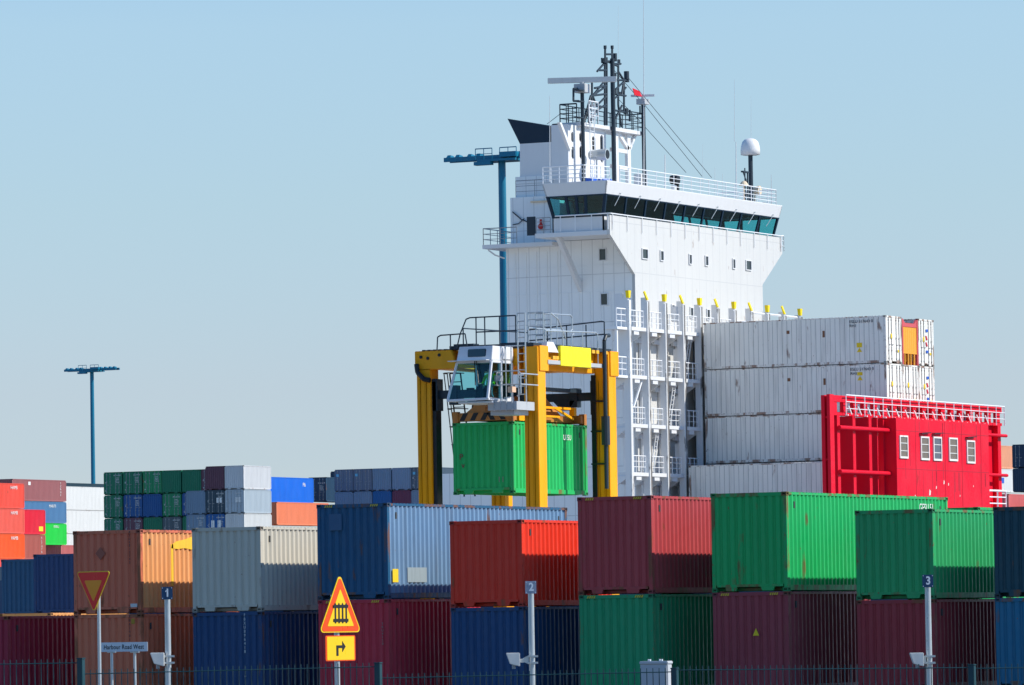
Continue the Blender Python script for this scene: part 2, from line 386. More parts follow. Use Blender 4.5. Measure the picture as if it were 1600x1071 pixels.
l2 = container(-128.37+CW, 206.3, HC, L20, ST, (.005, .04, .135), 'dark navy container between the far left dark blue one and the rusty brown stack', GRP2, rust=.1)
l3 = container(-125.93, 196.6, 0, L20, HC, (.62, .22, .17), 'salmon pink container showing only a thin sunlit strip below the dark blue ones', GRP2)
l4 = container(-118.8, 192.2, 0, L20, HC, (.70, .30, .08), 'orange container showing only a thin sunlit strip beside the rusty brown stack', GRP2)
l5 = container(-137.12+CW, 217.6, 0, L20, HC, (.2, .05, .04), 'x', GRP2); l6 = container(-128.37+CW, 206.3, 0, L20, HC, (.2, .05, .04), 'x', GRP2)
for q in (l5, l6): 
    q['label'] = 'brick red container hidden under a dark blue one at the far left'
# ---- marks on the near containers
LW = paint('letter_white', (.75, .75, .72), .6, rust=.2, streak=.2, scale=4)
LG = paint('letter_dim', (.28, .25, .22), .7, streak=.2)
LD = paint('letter_dark', (.05, .05, .06), .7)
MY = paint('mark_yellow', (.85, .6, .02), .6, streak=.1)
MO = paint('mark_orange', (.75, .22, .02), .6, streak=.2)
def front_text(c, body, size, x, z, mat=LW, **k): return text(body, size, mat, c, (x, -.004, z), (1, 0, 0), (0, 0, 1), **k)
def side_text(c, body, size, y, z, mat=LW, **k): return text(body, size, mat, c, (CW/2+.001, y, z), (0, 1, 0), (0, 0, 1), **k)
front_text(a2, '\n'.join('FBXU896418'), .13, .62, 2.38-1.07+.62, align='CENTER', line=.95, squash=.8)
front_text(a2, '0', .13, .62, .62, align='CENTER', squash=.8)
front_text(b1, '\n'.join('CAXU6813745'), .11, .83, 1.55+.55, mat=LD, align='CENTER', squash=.75, line=.95)
front_text(a1, '\n'.join('CAXU6290183'), .12, .80, 1.75+.4, mat=LD, align='CENTER', squash=.75)
front_text(a3, '\n'.join('TRU4120'), .10, 1.0, 1.85, mat=LG, align='CENTER')
def decal(c, name, mat, pts, face='front', off=.003):
    m = MB(); t = .004
    if face == 'front': m.hexa([(x, -off, z) for x, z in pts], [(x, -off-t, z) for x, z in pts])
    else: m.hexa([(CW/2+off-.012, y, z) for y, z in pts], [(CW/2+off-.012+t, y, z) for y, z in pts])
    me = m.mesh(name); me.materials.append(mat); o = bpy.data.objects.new(name, me); COL.objects.link(o); o.parent = c; return o
rc = lambda x0, x1, z0, z1: [(x0, z0), (x1, z0), (x1, z1), (x0, z1)]
decal(b1, 'diamond_mark', paint('mark_brown', (.36, .10, .06), .7, streak=.3), [(-.40, 1.88), (-.22, 2.08), (-.04, 1.88), (-.22, 1.68)])
decal(b1, 'white_label', paint('label_white', (.6, .6, .58), .6, streak=.3), rc(.84, 1.08, .2, .31))
smear = MB()
pts = [(1.88, 2.02), (1.92, 2.14), (2.2, 2.24), (2.7, 2.3), (3.3, 2.42), (5.0, 2.4), (5.2, 2.1), (4.0, 2.06), (3.3, 1.97), (2.7, 2.03), (2.3, 2.0)]
smear.hexa([(CW/2-.010, y, z) for y, z in pts], [(CW/2-.006, y, z) for y, z in pts])
smear.hexa([(CW/2-.010, y, z) for y, z in rc(1.86, 2.0, .85, 2.15)], [(CW/2-.006, y, z) for y, z in rc(1.86, 2.0, .85, 2.15)])
me = smear.mesh('paint_smear'); me.materials.append(paint('smear_yellow', (.88, .50, .02), .6, streak=.2)); o = bpy.data.objects.new('paint_smear', me); COL.objects.link(o); o.parent = b1
decal(b3, 'yellow_label', MY, rc(.30, .66, .50, .90), 'side')
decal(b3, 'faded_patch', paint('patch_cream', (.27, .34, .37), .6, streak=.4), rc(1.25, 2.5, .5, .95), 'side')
decal(b3, 'dark_patch', paint('patch_navy', (.05, .12, .22), .6), rc(-.78, -.35, 2.1, 2.6))
decal(a1, 'yellow_label', paint('mark_dull', (.45, .25, .02), .6, streak=.3), rc(.86, .98, 2.28, 2.44))
# dark blue emblem: two slanted blocks on the brown side
decal(a1, 'side_emblem', paint('emblem_navy', (.01, .02, .06), .6), [(3.5, 1.0), (4.1, 1.75), (5.4, 1.85), (5.2, 1.45), (4.6, 1.4), (5.2, 1.1), (4.9, .98), (5.3, .6), (3.9, .62)], 'side')
tri = MB(); tri.hexa([(.07, -.004, 1.62), (.27, -.004, 1.62), (.17, -.004, 1.84)], [(.07, -.008, 1.62), (.27, -.008, 1.62), (.17, -.008, 1.84)])
me = tri.mesh('warning_triangle'); me.materials.append(MY); o = bpy.data.objects.new('warning_triangle', me); COL.objects.link(o); o.parent = a6; o.location.x = .0
def hazard(c, H, xs):
    m = MB()
    for x0 in xs:
        for i in range(4): m.hexa([(x0+i*.07+d, .010, z) for d, z in ((0, H-.10), (.04, H-.10), (.07, H-.03), (.03, H-.03))], [(x0+i*.07+d, .005, z) for d, z in ((0, H-.10), (.04, H-.10), (.07, H-.03), (.03, H-.03))])
    me = m.mesh('hazard_stripes'); me.materials.append(paint('hazard_yellow', (.7, .5, .03), .6)); o = bpy.data.objects.new('hazard_stripes', me); COL.objects.link(o); o.parent = c
for c, H in ((b5, HC), (a3, HC), (a5, HC), (a6, HC), (b3, HC)): hazard(c, H, (-.95, .62))
side_text(b6, 'GESU 51', .34, L40-2.3, HC-.36, squash=.9)
front_text(b7, ' ', .1, 0, 1) if False else None
# ------------------------------------------------------------------ far stacks (four or more tiers high, beyond the ship)
def far(x_right, y, ztop, L, H, col, label, group, **k):
    return container(x_right, y, ztop-H, L, H, col, label, group, detail=0, rust=k.pop('rust', .12), **k)
def marks(c, seed, H=ST, mat=LW, logo=None):
    """rows of small white characters such as doors carry"""
    rnd = random.Random(seed)
    def code(n, al='ABCEGHKLMNOPRSTU0123456789'): return ''.join(rnd.choice(al) for _ in range(n))
    front_text(c, code(4)+' '+code(6, '0123456789'), .2, .12, H-.4, mat, squash=.8)
    front_text(c, code(4)+'\n'+code(5)+'\n'+code(4)+'\n'+code(5), .17, .35, H-.95, mat)
    front_text(c, code(1), .3, -1.0, H-1.25, mat); front_text(c, code(1), .28, -1.0, .5, mat)
cg = (.006, .17, .085); cb = (.008, .085, .26); cgr = (.16, .21, .26); cpu = (.13, .05, .075); cnv = (.03, .06, .085); csl = (.17, .25, .34)
GF1 = 'far stack of green and blue container ends'
YA, YB = 543., 530.
px0 = [160.3, 191.0, 221.6, 252.0, 283.2, 313.4]
xa = [at(p+31.2-.6, 740, Y=YA).x for p in px0]
rowsA = [('top', 20.40, [(cg, 'door', 'dark green'), (cg, 'door', 'dark green'), ((.008, .24, .09), 'door', 'brighter green'), (cg, 'wall', 'plain green'), (cg, 'wall', 'plain green'), (cpu, 'door', 'purple')]),
         ('middle', 20.40-ST-.01, [(cg, 'door', 'dark green'), (cb, 'door', 'blue'), (cb, 'wall', 'plain blue'), ((.008, .22, .09), 'door', 'green'), (cb, 'door', 'blue')]),
         ('lowest visible', 20.40-2*ST-.02, [(cg, 'door', 'dark green'), (cpu, 'door', 'purple'), (cg, 'wall', 'plain green'), ((.07, .10, .12), 'door', 'slate grey'), (cg, 'wall', 'plain green')])]
ordn = ['first', 'second', 'third', 'fourth', 'fifth', 'sixth']
sd = 1
for rn, zt, cols in rowsA:
    for i, (c, f, cn) in enumerate(cols):
        o = far(xa[i], YA+random.uniform(-.05, .05), zt, L20, ST, c, '%s container end, %s from left in %s row of the far green stack' % (cn, ordn[i], rn), GF1, front=f)
        if f == 'door': sd += 1; marks(o, sd)
xb = [at(p, 735, Y=YB).x for p in (320.2, 351.0, 380.6)]
for rn, zt, cols in (('top', 20.25, [None, (cpu, 'wall', 'maroon'), ((.60, .60, .60), 'wall', 'white')]),
                 ('middle', 20.25-ST-.01, [(csl, 'wall', 'pale slate blue'), (cnv, 'door', 'dark slate'), ((.40, .46, .50), 'door', 'pale blue grey')]),
                 ('lowest visible', 20.25-2*ST-.02, [(csl, 'door', 'slate blue'), ((.012, .10, .30), 'door', 'royal blue'), ((.60, .60, .58), 'wall', 'white')])):
    for i, cc in enumerate(cols):
        if not cc: continue
        c, f, cn = cc
        o = far(xb[i], YB, zt, L20, ST, c, '%s container %s, %s row, right end of the far green stack' % (cn, ('third from last', 'second from last', 'with lit side')[i], rn), GF1, front=f)
        if f == 'door':
            sd += 1; marks(o, sd)
        if cn in ('dark slate', 'pale blue grey'): decal(o, 'white_label', LW, rc(.15, .45, 1.2, 1.75)); decal(o, 'white_label', LW, rc(.55, .85, 1.2, 1.75))
        if cn == 'royal blue': decal(o, 'white_label', LW, rc(-.55, -.15, .9, 1.9)); decal(o, 'white_label', LW, rc(.25, .65, .9, 1.9))
GF2 = 'far stack of slate blue container ends behind the straddle carrier'
YC = 569.
pxs = [521.6, 551.2, 581.2, 612.0, 641.6, 671]
xc = [at(p+29.6, 732, Y=YC).x for p in pxs[:5]]
for rn, zt, cols in (('upper', 20.75, [((.13, .16, .21), 'door', 'grey blue'), ((.13, .16, .21), 'door', 'grey blue'), (csl, 'wall', 'pale slate'), ((.19, .27, .37), 'wall', 'light slate blue'), ((.07, .11, .15), 'door', 'dark slate')]),
                 ('lower', 20.75-ST-.01, [(csl, 'wall', 'slate'), (csl, 'wall', 'slate'), ((.01, .11, .30), 'wall', 'royal blue'), ((.14, .04, .08), 'wall', 'plum'), (csl, 'wall', 'slate')]),
                 ):
    for i, (c, f, cn) in enumerate(cols):
        o = far(xc[i], YC, zt, L20, ST, c, '%s container end, %s from left in %s row of the far slate stack' % (cn, ordn[i], rn), GF2, front=f)
        if f == 'door':
            if cn != 'grey blue': sd += 1; marks(o, sd)
            decal(o, 'blue_label', paint('label_cyan', (.1, .5, .7), .5), rc(-.95, -.65, 1.75, 2.05))
q = at(516, 737, D=668); far(q.x+CW, q.y, q.z, L20, ST, (.012, .06, .11), 'small visible corner of a navy container behind the far slate stack', GF2)
q = at(481, 746.5, D=662); navy = far(q.x+CW, q.y, q.z, L20, HC, (.012, .05, .10), 'dark navy container end with white markings beside the bright blue one', GF2, front='door'); marks(navy, 77)
q = at(507, 746.5, D=672); far(q.x+CW, q.y, q.z, L20, ST, (.012, .055, .11), 'dark navy container end half hidden between two far stacks', GF2)
q = at(430, 745.5, D=640); o = far(q.x, q.y-3.2, q.z, L40, HC, (.01, .16, .68), 'bright royal blue container with a sunlit side, on the far orange one', GF2, rust=.03); side_text(o, 'P&', .6, L40-2.6, ST-.5)
q = at(432, 784.5, D=630); far(q.x, q.y, q.z, L40, ST, (.80, .22, .10), 'orange container under the bright royal blue one', GF2, rust=.05)
GF3 = 'far stack of red, white and mauve containers at the left edge'
q = at(38, 756, D=650)
zr = q.z
for i, (c, cn) in enumerate((((.85, .085, .05), 'bright red'), ((.82, .12, .08), 'faded red'), ((.88, .11, .02), 'orange red'))):
    o = far(q.x, q.y-L40, zr-i*(HC+.01), L40, HC, c, '%s container, %s of three at the left edge of the photo' % (cn, ('topmost', 'middle one', 'lowest')[i]), GF3, rust=.04); side_text(o, 'HAMB', .55, L40-3.0, HC-.5)
far(q.x, q.y-L40, zr-3*(HC+.01), L40, HC, (.76, .1, .07), 'red container mostly hidden under the orange red one at the left edge', GF3, rust=.04)
q = at(71, 797, D=657)
zz = q.z
o = far(q.x, q.y-L20, zz, L20, HC, (.74, .015, .04), 'crimson red container with a yellow sticker next to the bright green one', GF3, rust=.02); decal(o, 'yellow_label', MY, rc(4.6, 5.5, .4, .95), 'side')
o = far(q.x, q.y-L20, zz-HC-.01, L20, HC, (.42, .11, .085), 'brownish pink container under the crimson red one', GF3, rust=.08); side_text(o, '\n'.join('KLTU70'), .33, L20-1.0, HC-1.2)
q = at(103.5, 751, D=678); qx, qy, qz = q.x, q.y, q.z
o = far(qx, qy-L40, qz, L40, ST, (.34, .12, .12), 'mauve container at the top of the far left stack', GF3, rust=.08); side_text(o, '\n'.join('TCKU2'), .34, L40-1.4, ST-1.1); decal(o, 'round_label', LW, rc(3.6, 4.1, 1.9, 2.3), 'side')
o = far(qx, qy-L40, qz-ST-.01, L40, ST, (.08, .20, .36), 'medium blue container under the mauve one', GF3, rust=.05); side_text(o, 'MARITI', .5, L40-4.0, ST-.55)
o = far(qx, qy-L20, qz-2*ST-.02, L20, ST, (.015, .60, .06), 'bright grass green container under the medium blue one', GF3, rust=.03); side_text(o, 'EVERLI', .42, L20-3.0, ST-.4)
far(qx+1, qy-3, qz-3*ST-.03, L40, ST, (.50, .13, .12), 'dusty pink container under the bright grass green one', GF3, rust=.08)
q = at(99, 760, D=690)
for i in range(3):
    far(q.x, q.y, q.z-i*(HC+.01), L40, HC, (.64, .63, .60), ('topmost', 'middle', 'lowest')[i]+' of three plain white containers left of the far green stack', GF3, rust=.03, side='reefer')
q = at(98, 754.5, D=730); far(q.x, q.y, q.z, L40, ST, (.02, .05, .07), 'dark container whose roof edge shows above the white ones', GF3)
q = at(-20, 750.5, D=720); far(q.x+4, q.y, q.z, L40, ST, (.02, .04, .06), 'dark container whose top edge shows above the bright red one', GF3)
GF4 = 'far containers beyond the ship at the right edge'
q = at(1581, 695, D=612); X4, Y4 = q.x, q.y
far(q.x+CW, q.y, q.z, L20, ST, (.012, .04, .085), 'upper navy container end at the right edge beyond the red deckhouse', GF4, front='door', back='wall')
far(q.x+CW, q.y, q.z-ST-.01, L20, ST, (.012, .045, .09), 'lower navy container end at the right edge beyond the red deckhouse', GF4)
q = at(1564, 695, D=622)
far(q.x-1, q.y, q.z, L20, ST, (.80, .36, .20), 'pale orange container behind the right end of the red deckhouse', GF4)
o = far(q.x-1, q.y, q.z-ST-.01, L20, ST, (.72, .72, .70), 'white container with a blue mark behind the right end of the red deckhouse', GF4); decal(o, 'blue_label', paint('label_blue', (.02, .1, .5), .5), rc(2.2, 3.2, 1.0, 1.6), 'side')
q = at(1576, 772, D=600); far(q.x, q.y, q.z, L20, ST, (.72, .16, .15), 'pink container low at the right edge beyond the red deckhouse', GF4)
far(q.x+4.6, q.y+.5, q.z-.3, L20, ST, (.06, .02, .02), 'dark brown container end low at the right edge', GF4)
# unseen block under those stacks, standing in for a far ship's deck
far_base = MB()
far_base.box(-420, -285, YB-24, YC+80, 0, 9.5); far_base.box(-285, -180, 540, 640, 0, 9.5)
struct(build(far_base, 'far_stack_base', paint('stack_base_grey', (.3, .3, .29), .8)))
# ------------------------------------------------------------------ container ship
Xw, Y0, Y1, Yh, Yh2 = -148.1, 303.88, 329.05, 307.23, 325.9
ship = empty('container_ship', (Xw, 316.4, 0)); tag(ship, 'white and red container ship with tall bridge moored behind the container yard', 'ship')
def rail(mb, pts, h=1.05, n=3, post=1.3, r=.025, base=0):
    for a, b in zip(pts, pts[1:]):
        a, b = Vector(a), Vector(b); k = max(1, round((b-a).length/post))
        for i in range(k+1):
            p = a.lerp(b, i/k); mb.tube(p+Vector((0, 0, base)), p+Vector((0, 0, h)), r, 5)
        for j in range(n):
            z = Vector((0, 0, h*(j+1)/n)); mb.tube(a+z, b+z, r*(1.25 if j == n-1 else .8), 5)
# hull: sides, rounded bow, sheer
hull = MB()
hp = [(-230, Y0), (-112, Y0), (-98, Y0+3), (-88, Y0+9), (-84, 316.4), (-88, Y1-9), (-98, Y1-3), (-112, Y1), (-230, Y1)]
cx = 316.4
hull.hexa([(x, cx+(y-cx)*.9, 0) for x, y in hp], [(x, y, 5.6) for x, y in hp])
build(hull, 'hull', paint('hull_blue', (.015, .07, .16), .4), ship)
dk = MB()
# main accommodation block, panelled; side faces use material 0, front material 1
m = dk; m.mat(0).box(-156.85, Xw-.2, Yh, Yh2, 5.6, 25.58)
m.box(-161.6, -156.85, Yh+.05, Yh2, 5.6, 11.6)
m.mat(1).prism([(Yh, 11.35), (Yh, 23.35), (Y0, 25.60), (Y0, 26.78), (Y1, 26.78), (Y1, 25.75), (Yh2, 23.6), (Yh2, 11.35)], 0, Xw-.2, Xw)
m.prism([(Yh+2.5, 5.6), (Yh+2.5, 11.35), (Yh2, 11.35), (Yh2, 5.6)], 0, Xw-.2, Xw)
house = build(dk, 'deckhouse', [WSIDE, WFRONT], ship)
# vertical stiffeners on the shaded side and horizontal seams
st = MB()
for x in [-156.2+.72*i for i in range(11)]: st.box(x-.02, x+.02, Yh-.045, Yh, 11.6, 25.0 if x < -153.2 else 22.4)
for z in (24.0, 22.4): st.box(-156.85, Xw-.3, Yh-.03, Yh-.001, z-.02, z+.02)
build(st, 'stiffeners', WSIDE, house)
# wings: slab, brackets, aft deck slab
wg = MB()
for ya, yb in ((Y0, Yh), (Yh2, Y1)): wg.box(Xw-5.06, Xw-.2, ya, yb, 25.60, 25.86)
wg.box(-157.95, Xw-5.06, 306.2, 327, 25.28, 25.52)
for x in (Xw-3.7,):
    wg.prism([(Y0+.25, 25.6), (Y0+.75, 25.6), (Yh, 23.0), (Yh, 22.4)], 0, x-.12, x+.12)
    wg.prism([(Y1-.25, 25.6), (Y1-.75, 25.6), (Yh2, 23.0), (Yh2, 22.4)], 0, x-.12, x+.12)
wg.path([(-157.6, 306.3, 25.2), (-157.3, 306.6, 24.9), (-156.9, 307.1, 24.7)], .05)
build(wg, 'wing_deck', WHITE, ship)
def portlight(px, py, w, h, X=None, Y=None):
    p = at(px, py, X=X, Y=Y); f = MB(); gl = MB(); t = .06
    if X is not None:
        f.box(X+.002, X+.07, p.y-w/2-t, p.y+w/2+t, p.z-h/2-t, p.z-h/2); f.box(X+.002, X+.07, p.y-w/2-t, p.y+w/2+t, p.z+h/2, p.z+h/2+t)
        f.box(X+.002, X+.07, p.y-w/2-t, p.y-w/2, p.z-h/2, p.z+h/2); f.box(X+.002, X+.07, p.y+w/2, p.y+w/2+t, p.z-h/2, p.z+h/2)
        gl.box(X+.002, X+.012, p.y-w/2, p.y+w/2, p.z-h/2, p.z+h/2)
    else:
        f.box(p.x-w/2-t, p.x+w/2+t, Y-.07, Y-.002, p.z-h/2-t, p.z-h/2); f.box(p.x-w/2-t, p.x+w/2+t, Y-.07, Y-.002, p.z+h/2, p.z+h/2+t)
        f.box(p.x-w/2-t, p.x-w/2, Y-.07, Y-.002, p.z-h/2, p.z+h/2); f.box(p.x+w/2, p.x+w/2+t, Y-.07, Y-.002, p.z-h/2, p.z+h/2)
        gl.box(p.x-w/2, p.x+w/2, Y-.012, Y-.002, p.z-h/2, p.z+h/2)
    o = build(gl.mat(0), 'window', PORT, house)
    fr = f; base = wloc(house); me = fr.mesh('window_frame', base); me.materials.append(WHITE)
    fo = bpy.data.objects.new('window_frame', me); COL.objects.link(fo); fo.parent = house
PORT = paint('port_glass', (.02, .028, .03), .08, streak=.05, spec=.6)
for px, py, w in ((1007, 397, .72), (1033.5, 400, .38), (1078, 405.5, .30), (1103.5, 408, .36), (1146, 412.5, .3), (1169, 415, .72)): portlight(px, py, w, .55, X=Xw)
for px, py, w in ((1051, 485, .35), (1080, 489, .35), (1106, 492, .35), (977, 615, .3), (977, 688, .62), (1037, 694, .4), (1086, 617, .4), (1092, 690, .4)): portlight(px, py, w, .6, X=Xw)
portlight(942, 398, .42, .66, Y=Yh); portlight(944.5, 468, .42, .66, Y=Yh)
# ---- the bridge: hollow, leaning windows
zb, zs, zf, zr = 25.86, 26.74, 28.06, 28.80       # deck, sill, fascia foot, roof
Xb0, Xb1, Yb0, Yb1 = Xw-3.95, Xw-.5, Y0+.18, Y1-.18
def ring(z):
    k = (z-zs)/(zr-zs); k = max(k, 0)
    return [(Xb0-.46*k, Yb0-.38*k), (Xb1+.46*k, Yb0-.38*k), (Xb1+.46*k, Yb1+.38*k), (Xb0-.46*k, Yb1+.38*k)]
br = MB()
def band(z0, z1, t=.08):
    a, b = ring(z0), ring(z1)
    for i in range(4):
        p, q, r, s_ = a[i], a[(i+1) % 4], b[(i+1) % 4], b[i]
        n = Vector((q[1]-p[1], -(q[0]-p[0]), 0)).normalized()*(-t)
        lo = [Vector((*p, z0)), Vector((*q, z0)), Vector((*q, z0))+n, Vector((*p, z0))+n]
        hi = [Vector((*s_, z1)), Vector((*r, z1)), Vector((*r, z1))+n, Vector((*s_, z1))+n]
        br.hexa(lo, hi)
br.mat(0); band(zb, zs); band(zf, zr)
rr = ring(zr); br.hexa([(x, y, zr) for x, y in rr], [(x, y, zr+.06) for x, y in rr])
a = ring(zf+.02); br.mat(1).hexa([(x*.98+.02*(-150.3), y, zf+.1) for x, y in a], [(x*.98+.02*(-150.3), y, zf+.16) for x, y in a])   # ceiling
br.mat(1).box(Xb0+.1, Xb1-.1, Yb0+.1, Yb1-.1, zb, zb+.1)
for y in (306.5, 310, 313.5, 317, 320.5, 324): br.mat(1).box(Xb1-1.5, Xb1-.6, y, y+1.5, zb+.1, zs-.1)
br.mat(1).box(Xb0+.1, Xb0+.3, Yb0+4.0, 320.3, zb+.1, zf+.1)
bridge = build(br, 'bridge', [WHITE, paint('bridge_inside', (.13, .075, .06), .7)], ship)
def lerp2(p, q, t): return (p[0]+(q[0]-p[0])*t, p[1]+(q[1]-p[1])*t)
def window_band(i, cuts):
    """panes of one bridge face between the sill and the fascia, with dark mullions"""
    a, b = ring(zs), ring(zf)
    p, q, r, s_ = a[i], a[(i+1) % 4], b[(i+1) % 4], b[i]
    n = Vector((q[1]-p[1], -(q[0]-p[0]), 0)).normalized()
    mu = MB(); L_ = (Vector(q)-Vector(p)).length; w = .16
    def pt(t, z, o=0):
        k = (z-zs)/(zf-zs); u = lerp2(p, q, t); v = lerp2(s_, r, t); c = lerp2(u, v, k)
        return Vector((c[0], c[1], z))+n*o
    for t in cuts:
        d = w/L_/2; t0, t1 = max(0, t-d), min(1, t+d)
        mu.hexa([pt(t0, zs, .02), pt(t1, zs, .02), pt(t1, zs, -.08), pt(t0, zs, -.08)], [pt(t0, zf, .02), pt(t1, zf, .02), pt(t1, zf, -.08), pt(t0, zf, -.08)])
    mu.hexa([pt(0, zs, .022), pt(1, zs, .022), pt(1, zs, -.085), pt(0, zs, -.085)], [pt(0, zs+.10, .022), pt(1, zs+.10, .022), pt(1, zs+.10, -.085), pt(0, zs+.10, -.085)])
    mu.hexa([pt(0, zf-.07, .022), pt(1, zf-.07, .022), pt(1, zf-.07, -.085), pt(0, zf-.07, -.085)], [pt(0, zf-.003, .022), pt(1, zf-.003, .022), pt(1, zf-.003, -.085), pt(0, zf-.003, -.085)])
    build(mu, 'mullion', NAVY, bridge)
    for t0, t1 in zip(cuts, cuts[1:]):
        gl = MB(); gl.hexa([pt(t0, zs+.05, -.03), pt(t1, zs+.05, -.03), pt(t1, zs+.05, -.038), pt(t0, zs+.05, -.038)], [pt(t0, zf-.03, -.03), pt(t1, zf-.03, -.03), pt(t1, zf-.03, -.038), pt(t0, zf-.03, -.038)])
        build(gl, 'window', BRIDGEGLASS, bridge)
        if i == 1:
            wp = MB(); tm = t0+(t1-t0)*.62
            wp.tube(pt(tm, zf+.12, .1), pt(tm-.022*1.2, zs+.66, .1), .02, 5); wp.tube(pt(tm, zf+.12, 0), pt(tm, zf+.12, .12), .03, 5)
            build(wp, 'wiper', GALV, bridge)
window_band(0, [0, .28, .42, .57, .98][::1] if False else [.02, .33, .50, .66, .985])
window_band(1, [0.004]+[.115+i*.11 for i in range(8)]+[.996])
window_band(2, [.02, .34, .66, .985])
window_band(3, [.01, .10, .20, .30, .40, .5, .62, .74, .86, .99])
hr = MB()
for z in (26.86,): 
    hr.tube((Xw+.06, Y0-.05, z), (Xw+.06, Y1, z), .04, 6); hr.tube((Xw+.06, Y0-.05, z), (Xb0+.3, Y0-.05, z), .04, 6)
for i in range(13):
    y = Y0+.3+i*(Y1-Y0-.6)/12; hr.tube((Xw+.06, y, z), (Xw+.06, y, 25.9), .028, 5)
for x in (Xw-.1, Xw-1.2, Xw-2.3, Xw-3.3): hr.tube((x, Y0-.05, z), (x, Y0-.05, 25.9), .03, 5)
rail(hr, [(Xw+.05, Y1-.2, 25.9), (Xw+.05, Y1+.15, 25.9), (Xw-3, Y1+.15, 25.9)], 1.0, 3, .7)
build(hr, 'handrail', WOOD_WHITE, bridge)
ar = MB(); rail(ar, [(Xb0-.1, Y0+.1, 25.86), (Xw-5.0, Y0+.1, 25.86)], .95, 4, .5, .022); build(ar, 'deck_railing', GREYM, ship); ar = MB()
rail(ar, [(-157.9, 311, 25.52), (-157.9, 306.25, 25.52), (-155.6, 306.25, 25.52)], 1.0, 3, 1.0, .025)
build(ar, 'deck_railing', GREYM, ship); ar = MB(); rail(ar, [(-156.5, 308.0, 28.5), (-152.6, 308.0, 28.5)], 1.0, 3, 1.4, .022)
build(ar, 'deck_railing', GREYM, ship)
# door with red lifebuoy light on the aft wing, lamp, signs
dd = MB(); dd.box(-154.25, -153.7, Y0+1.1, Y0+1.2, 25.86, 27.0); build(dd, 'wing_door', DARK, ship)
dd = MB(); dd.lathe((-154.75, 307.85, 26.6), [(.01, -.06), (.17, -.06), (.17, .06), (.01, .06)], 12, 'Y'); dd.box(-154.8, -154.68, 307.8, 307.9, 26.75, 27.05); build(dd, 'lifebuoy_light', paint('signal_red', (.6, .01, .01), .4), ship)
# casing and funnel
ca = MB(); ca.box(-156.9, -153.5, 308.0, 316.5, 25.52, 28.48); ca.box(-156.72, -153.55, 308.4, 316, 28.48, 29.78)
build(ca, 'casing', WSIDE, ship)
lp = MB(); lp.box(-155.45, -154.2, 307.86, 307.998, 28.1, 28.2); build(lp, 'wall_lamp', paint('lamp_cover', (.8, .6, .4), .3), ship)
pd = MB(); pd.path([(-156.7, 307.9, 27.6), (-156.1, 307.9, 27.1), (-155.6, 307.9, 26.9)], .04); pd.path([(-156.7, 307.9, 26.8), (-156.3, 307.9, 26.85), (-155.9, 307.9, 27.15)], .03); build(pd, 'davit', DARK, ship)
fn = MB(); fn.mat(0).hexa([(-156.45, 308.5, 29.7), (-153.4, 308.5, 29.7), (-153.4, 314, 29.7), (-156.45, 314, 29.7)], [(-156.42, 308.5, 31.82), (-153.4, 308.5, 31.82), (-153.4, 314, 31.82), (-156.42, 314, 31.82)])
fn.mat(1).hexa([(-156.42, 308.5, 31.82), (-153.4, 308.5, 31.82), (-153.4, 314, 31.82), (-156.42, 314, 31.82)], [(-157.2, 308.4, 33.42), (-153.4, 308.5, 32.62), (-153.4, 314, 32.62), (-157.2, 314.1, 33.42)])
fn.mat(1).tube((-155, 311, 32.8), (-155, 311, 33.15), .4, 12)
build(fn, 'funnel', [WHITE, NAVY], ship)
# ---- radar mast: white frame, platform, black posts, lattice
XM = -152.7
W_ = lambda px, py, X=XM: at(px, py, X=X)
zroof = zr+.06
rd = MB(); rd.box(-156.2, Xb0-.46, 309, 320, zroof-.2, zroof-.01); build(rd, 'roof_deck', WHITE, ship)
rm = MB()
pz = 32.85
pa, pb = W_(911, 192).y-.1, W_(1008, 208).y
rm.box(XM-1.6, XM, pa, pb, pz, pz+.22)
def plate(y0, y1, z0, z1, holes, X):
    """upright plate facing forward with rounded slots: strips between and around the holes"""
    ys = sorted(set([y0, y1]+[v for h in holes for v in (h[0], h[1])])); 
    for a_, b_ in zip(ys, ys[1:]):
        cut = sorted((h[2], h[3]) for h in holes if h[0] <= a_+1e-6 and h[1] >= b_-1e-6); z = z0
        for c0, c1 in cut: rm.box(X-.1, X, a_, b_, z, c0); z = c1
        rm.box(X-.1, X, a_, b_, z, z1)
    for h in holes:                      # rounded slot ends
        w = (h[1]-h[0])*.32
        for yy, sg in ((h[0], 1), (h[1], -1)):
            for zz, sz in ((h[2], 1), (h[3], -1)): rm.hexa([(X-.1, yy, zz), (X-.1, yy+sg*w, zz), (X-.1, yy, zz+sz*w)], [(X, yy, zz), (X, yy+sg*w, zz), (X, yy, zz+sz*w)])
yq = lambda px: W_(px, 240).y
zq = lambda py, px=930: W_(px, py).z
plate(yq(896), yq(955), zroof, pz, [(yq(901), yq(905), zq(248, 903), zq(229, 903)), (yq(901), yq(905), zq(222, 903), zq(206, 903)), (yq(913.5), yq(918), zq(248, 915), zq(228, 915)), (yq(913.5), yq(918), zq(222, 915), zq(207, 915)),
      (yq(933.5), yq(938.5), zq(251, 936), zq(212, 936)), (yq(946), yq(951), zq(254, 949), zq(211, 949))], XM-.35)
rm.box(XM-1.5, XM-.45, yq(896), yq(896)+.1, zroof, pz)
rm.hexa([(XM-.4, yq(880), 32.85), (XM-.2, yq(880), 32.85), (XM-.2, yq(883), 32.85), (XM-.4, yq(883), 32.85)], [(XM-.4, yq(895), 31.3), (XM-.2, yq(895), 31.3), (XM-.2, yq(899), 31.3), (XM-.4, yq(899), 31.3)])
rm.beam((XM-1.5, yq(908), 32.8), (XM-1.0, yq(912), 31.4), .18, .18)
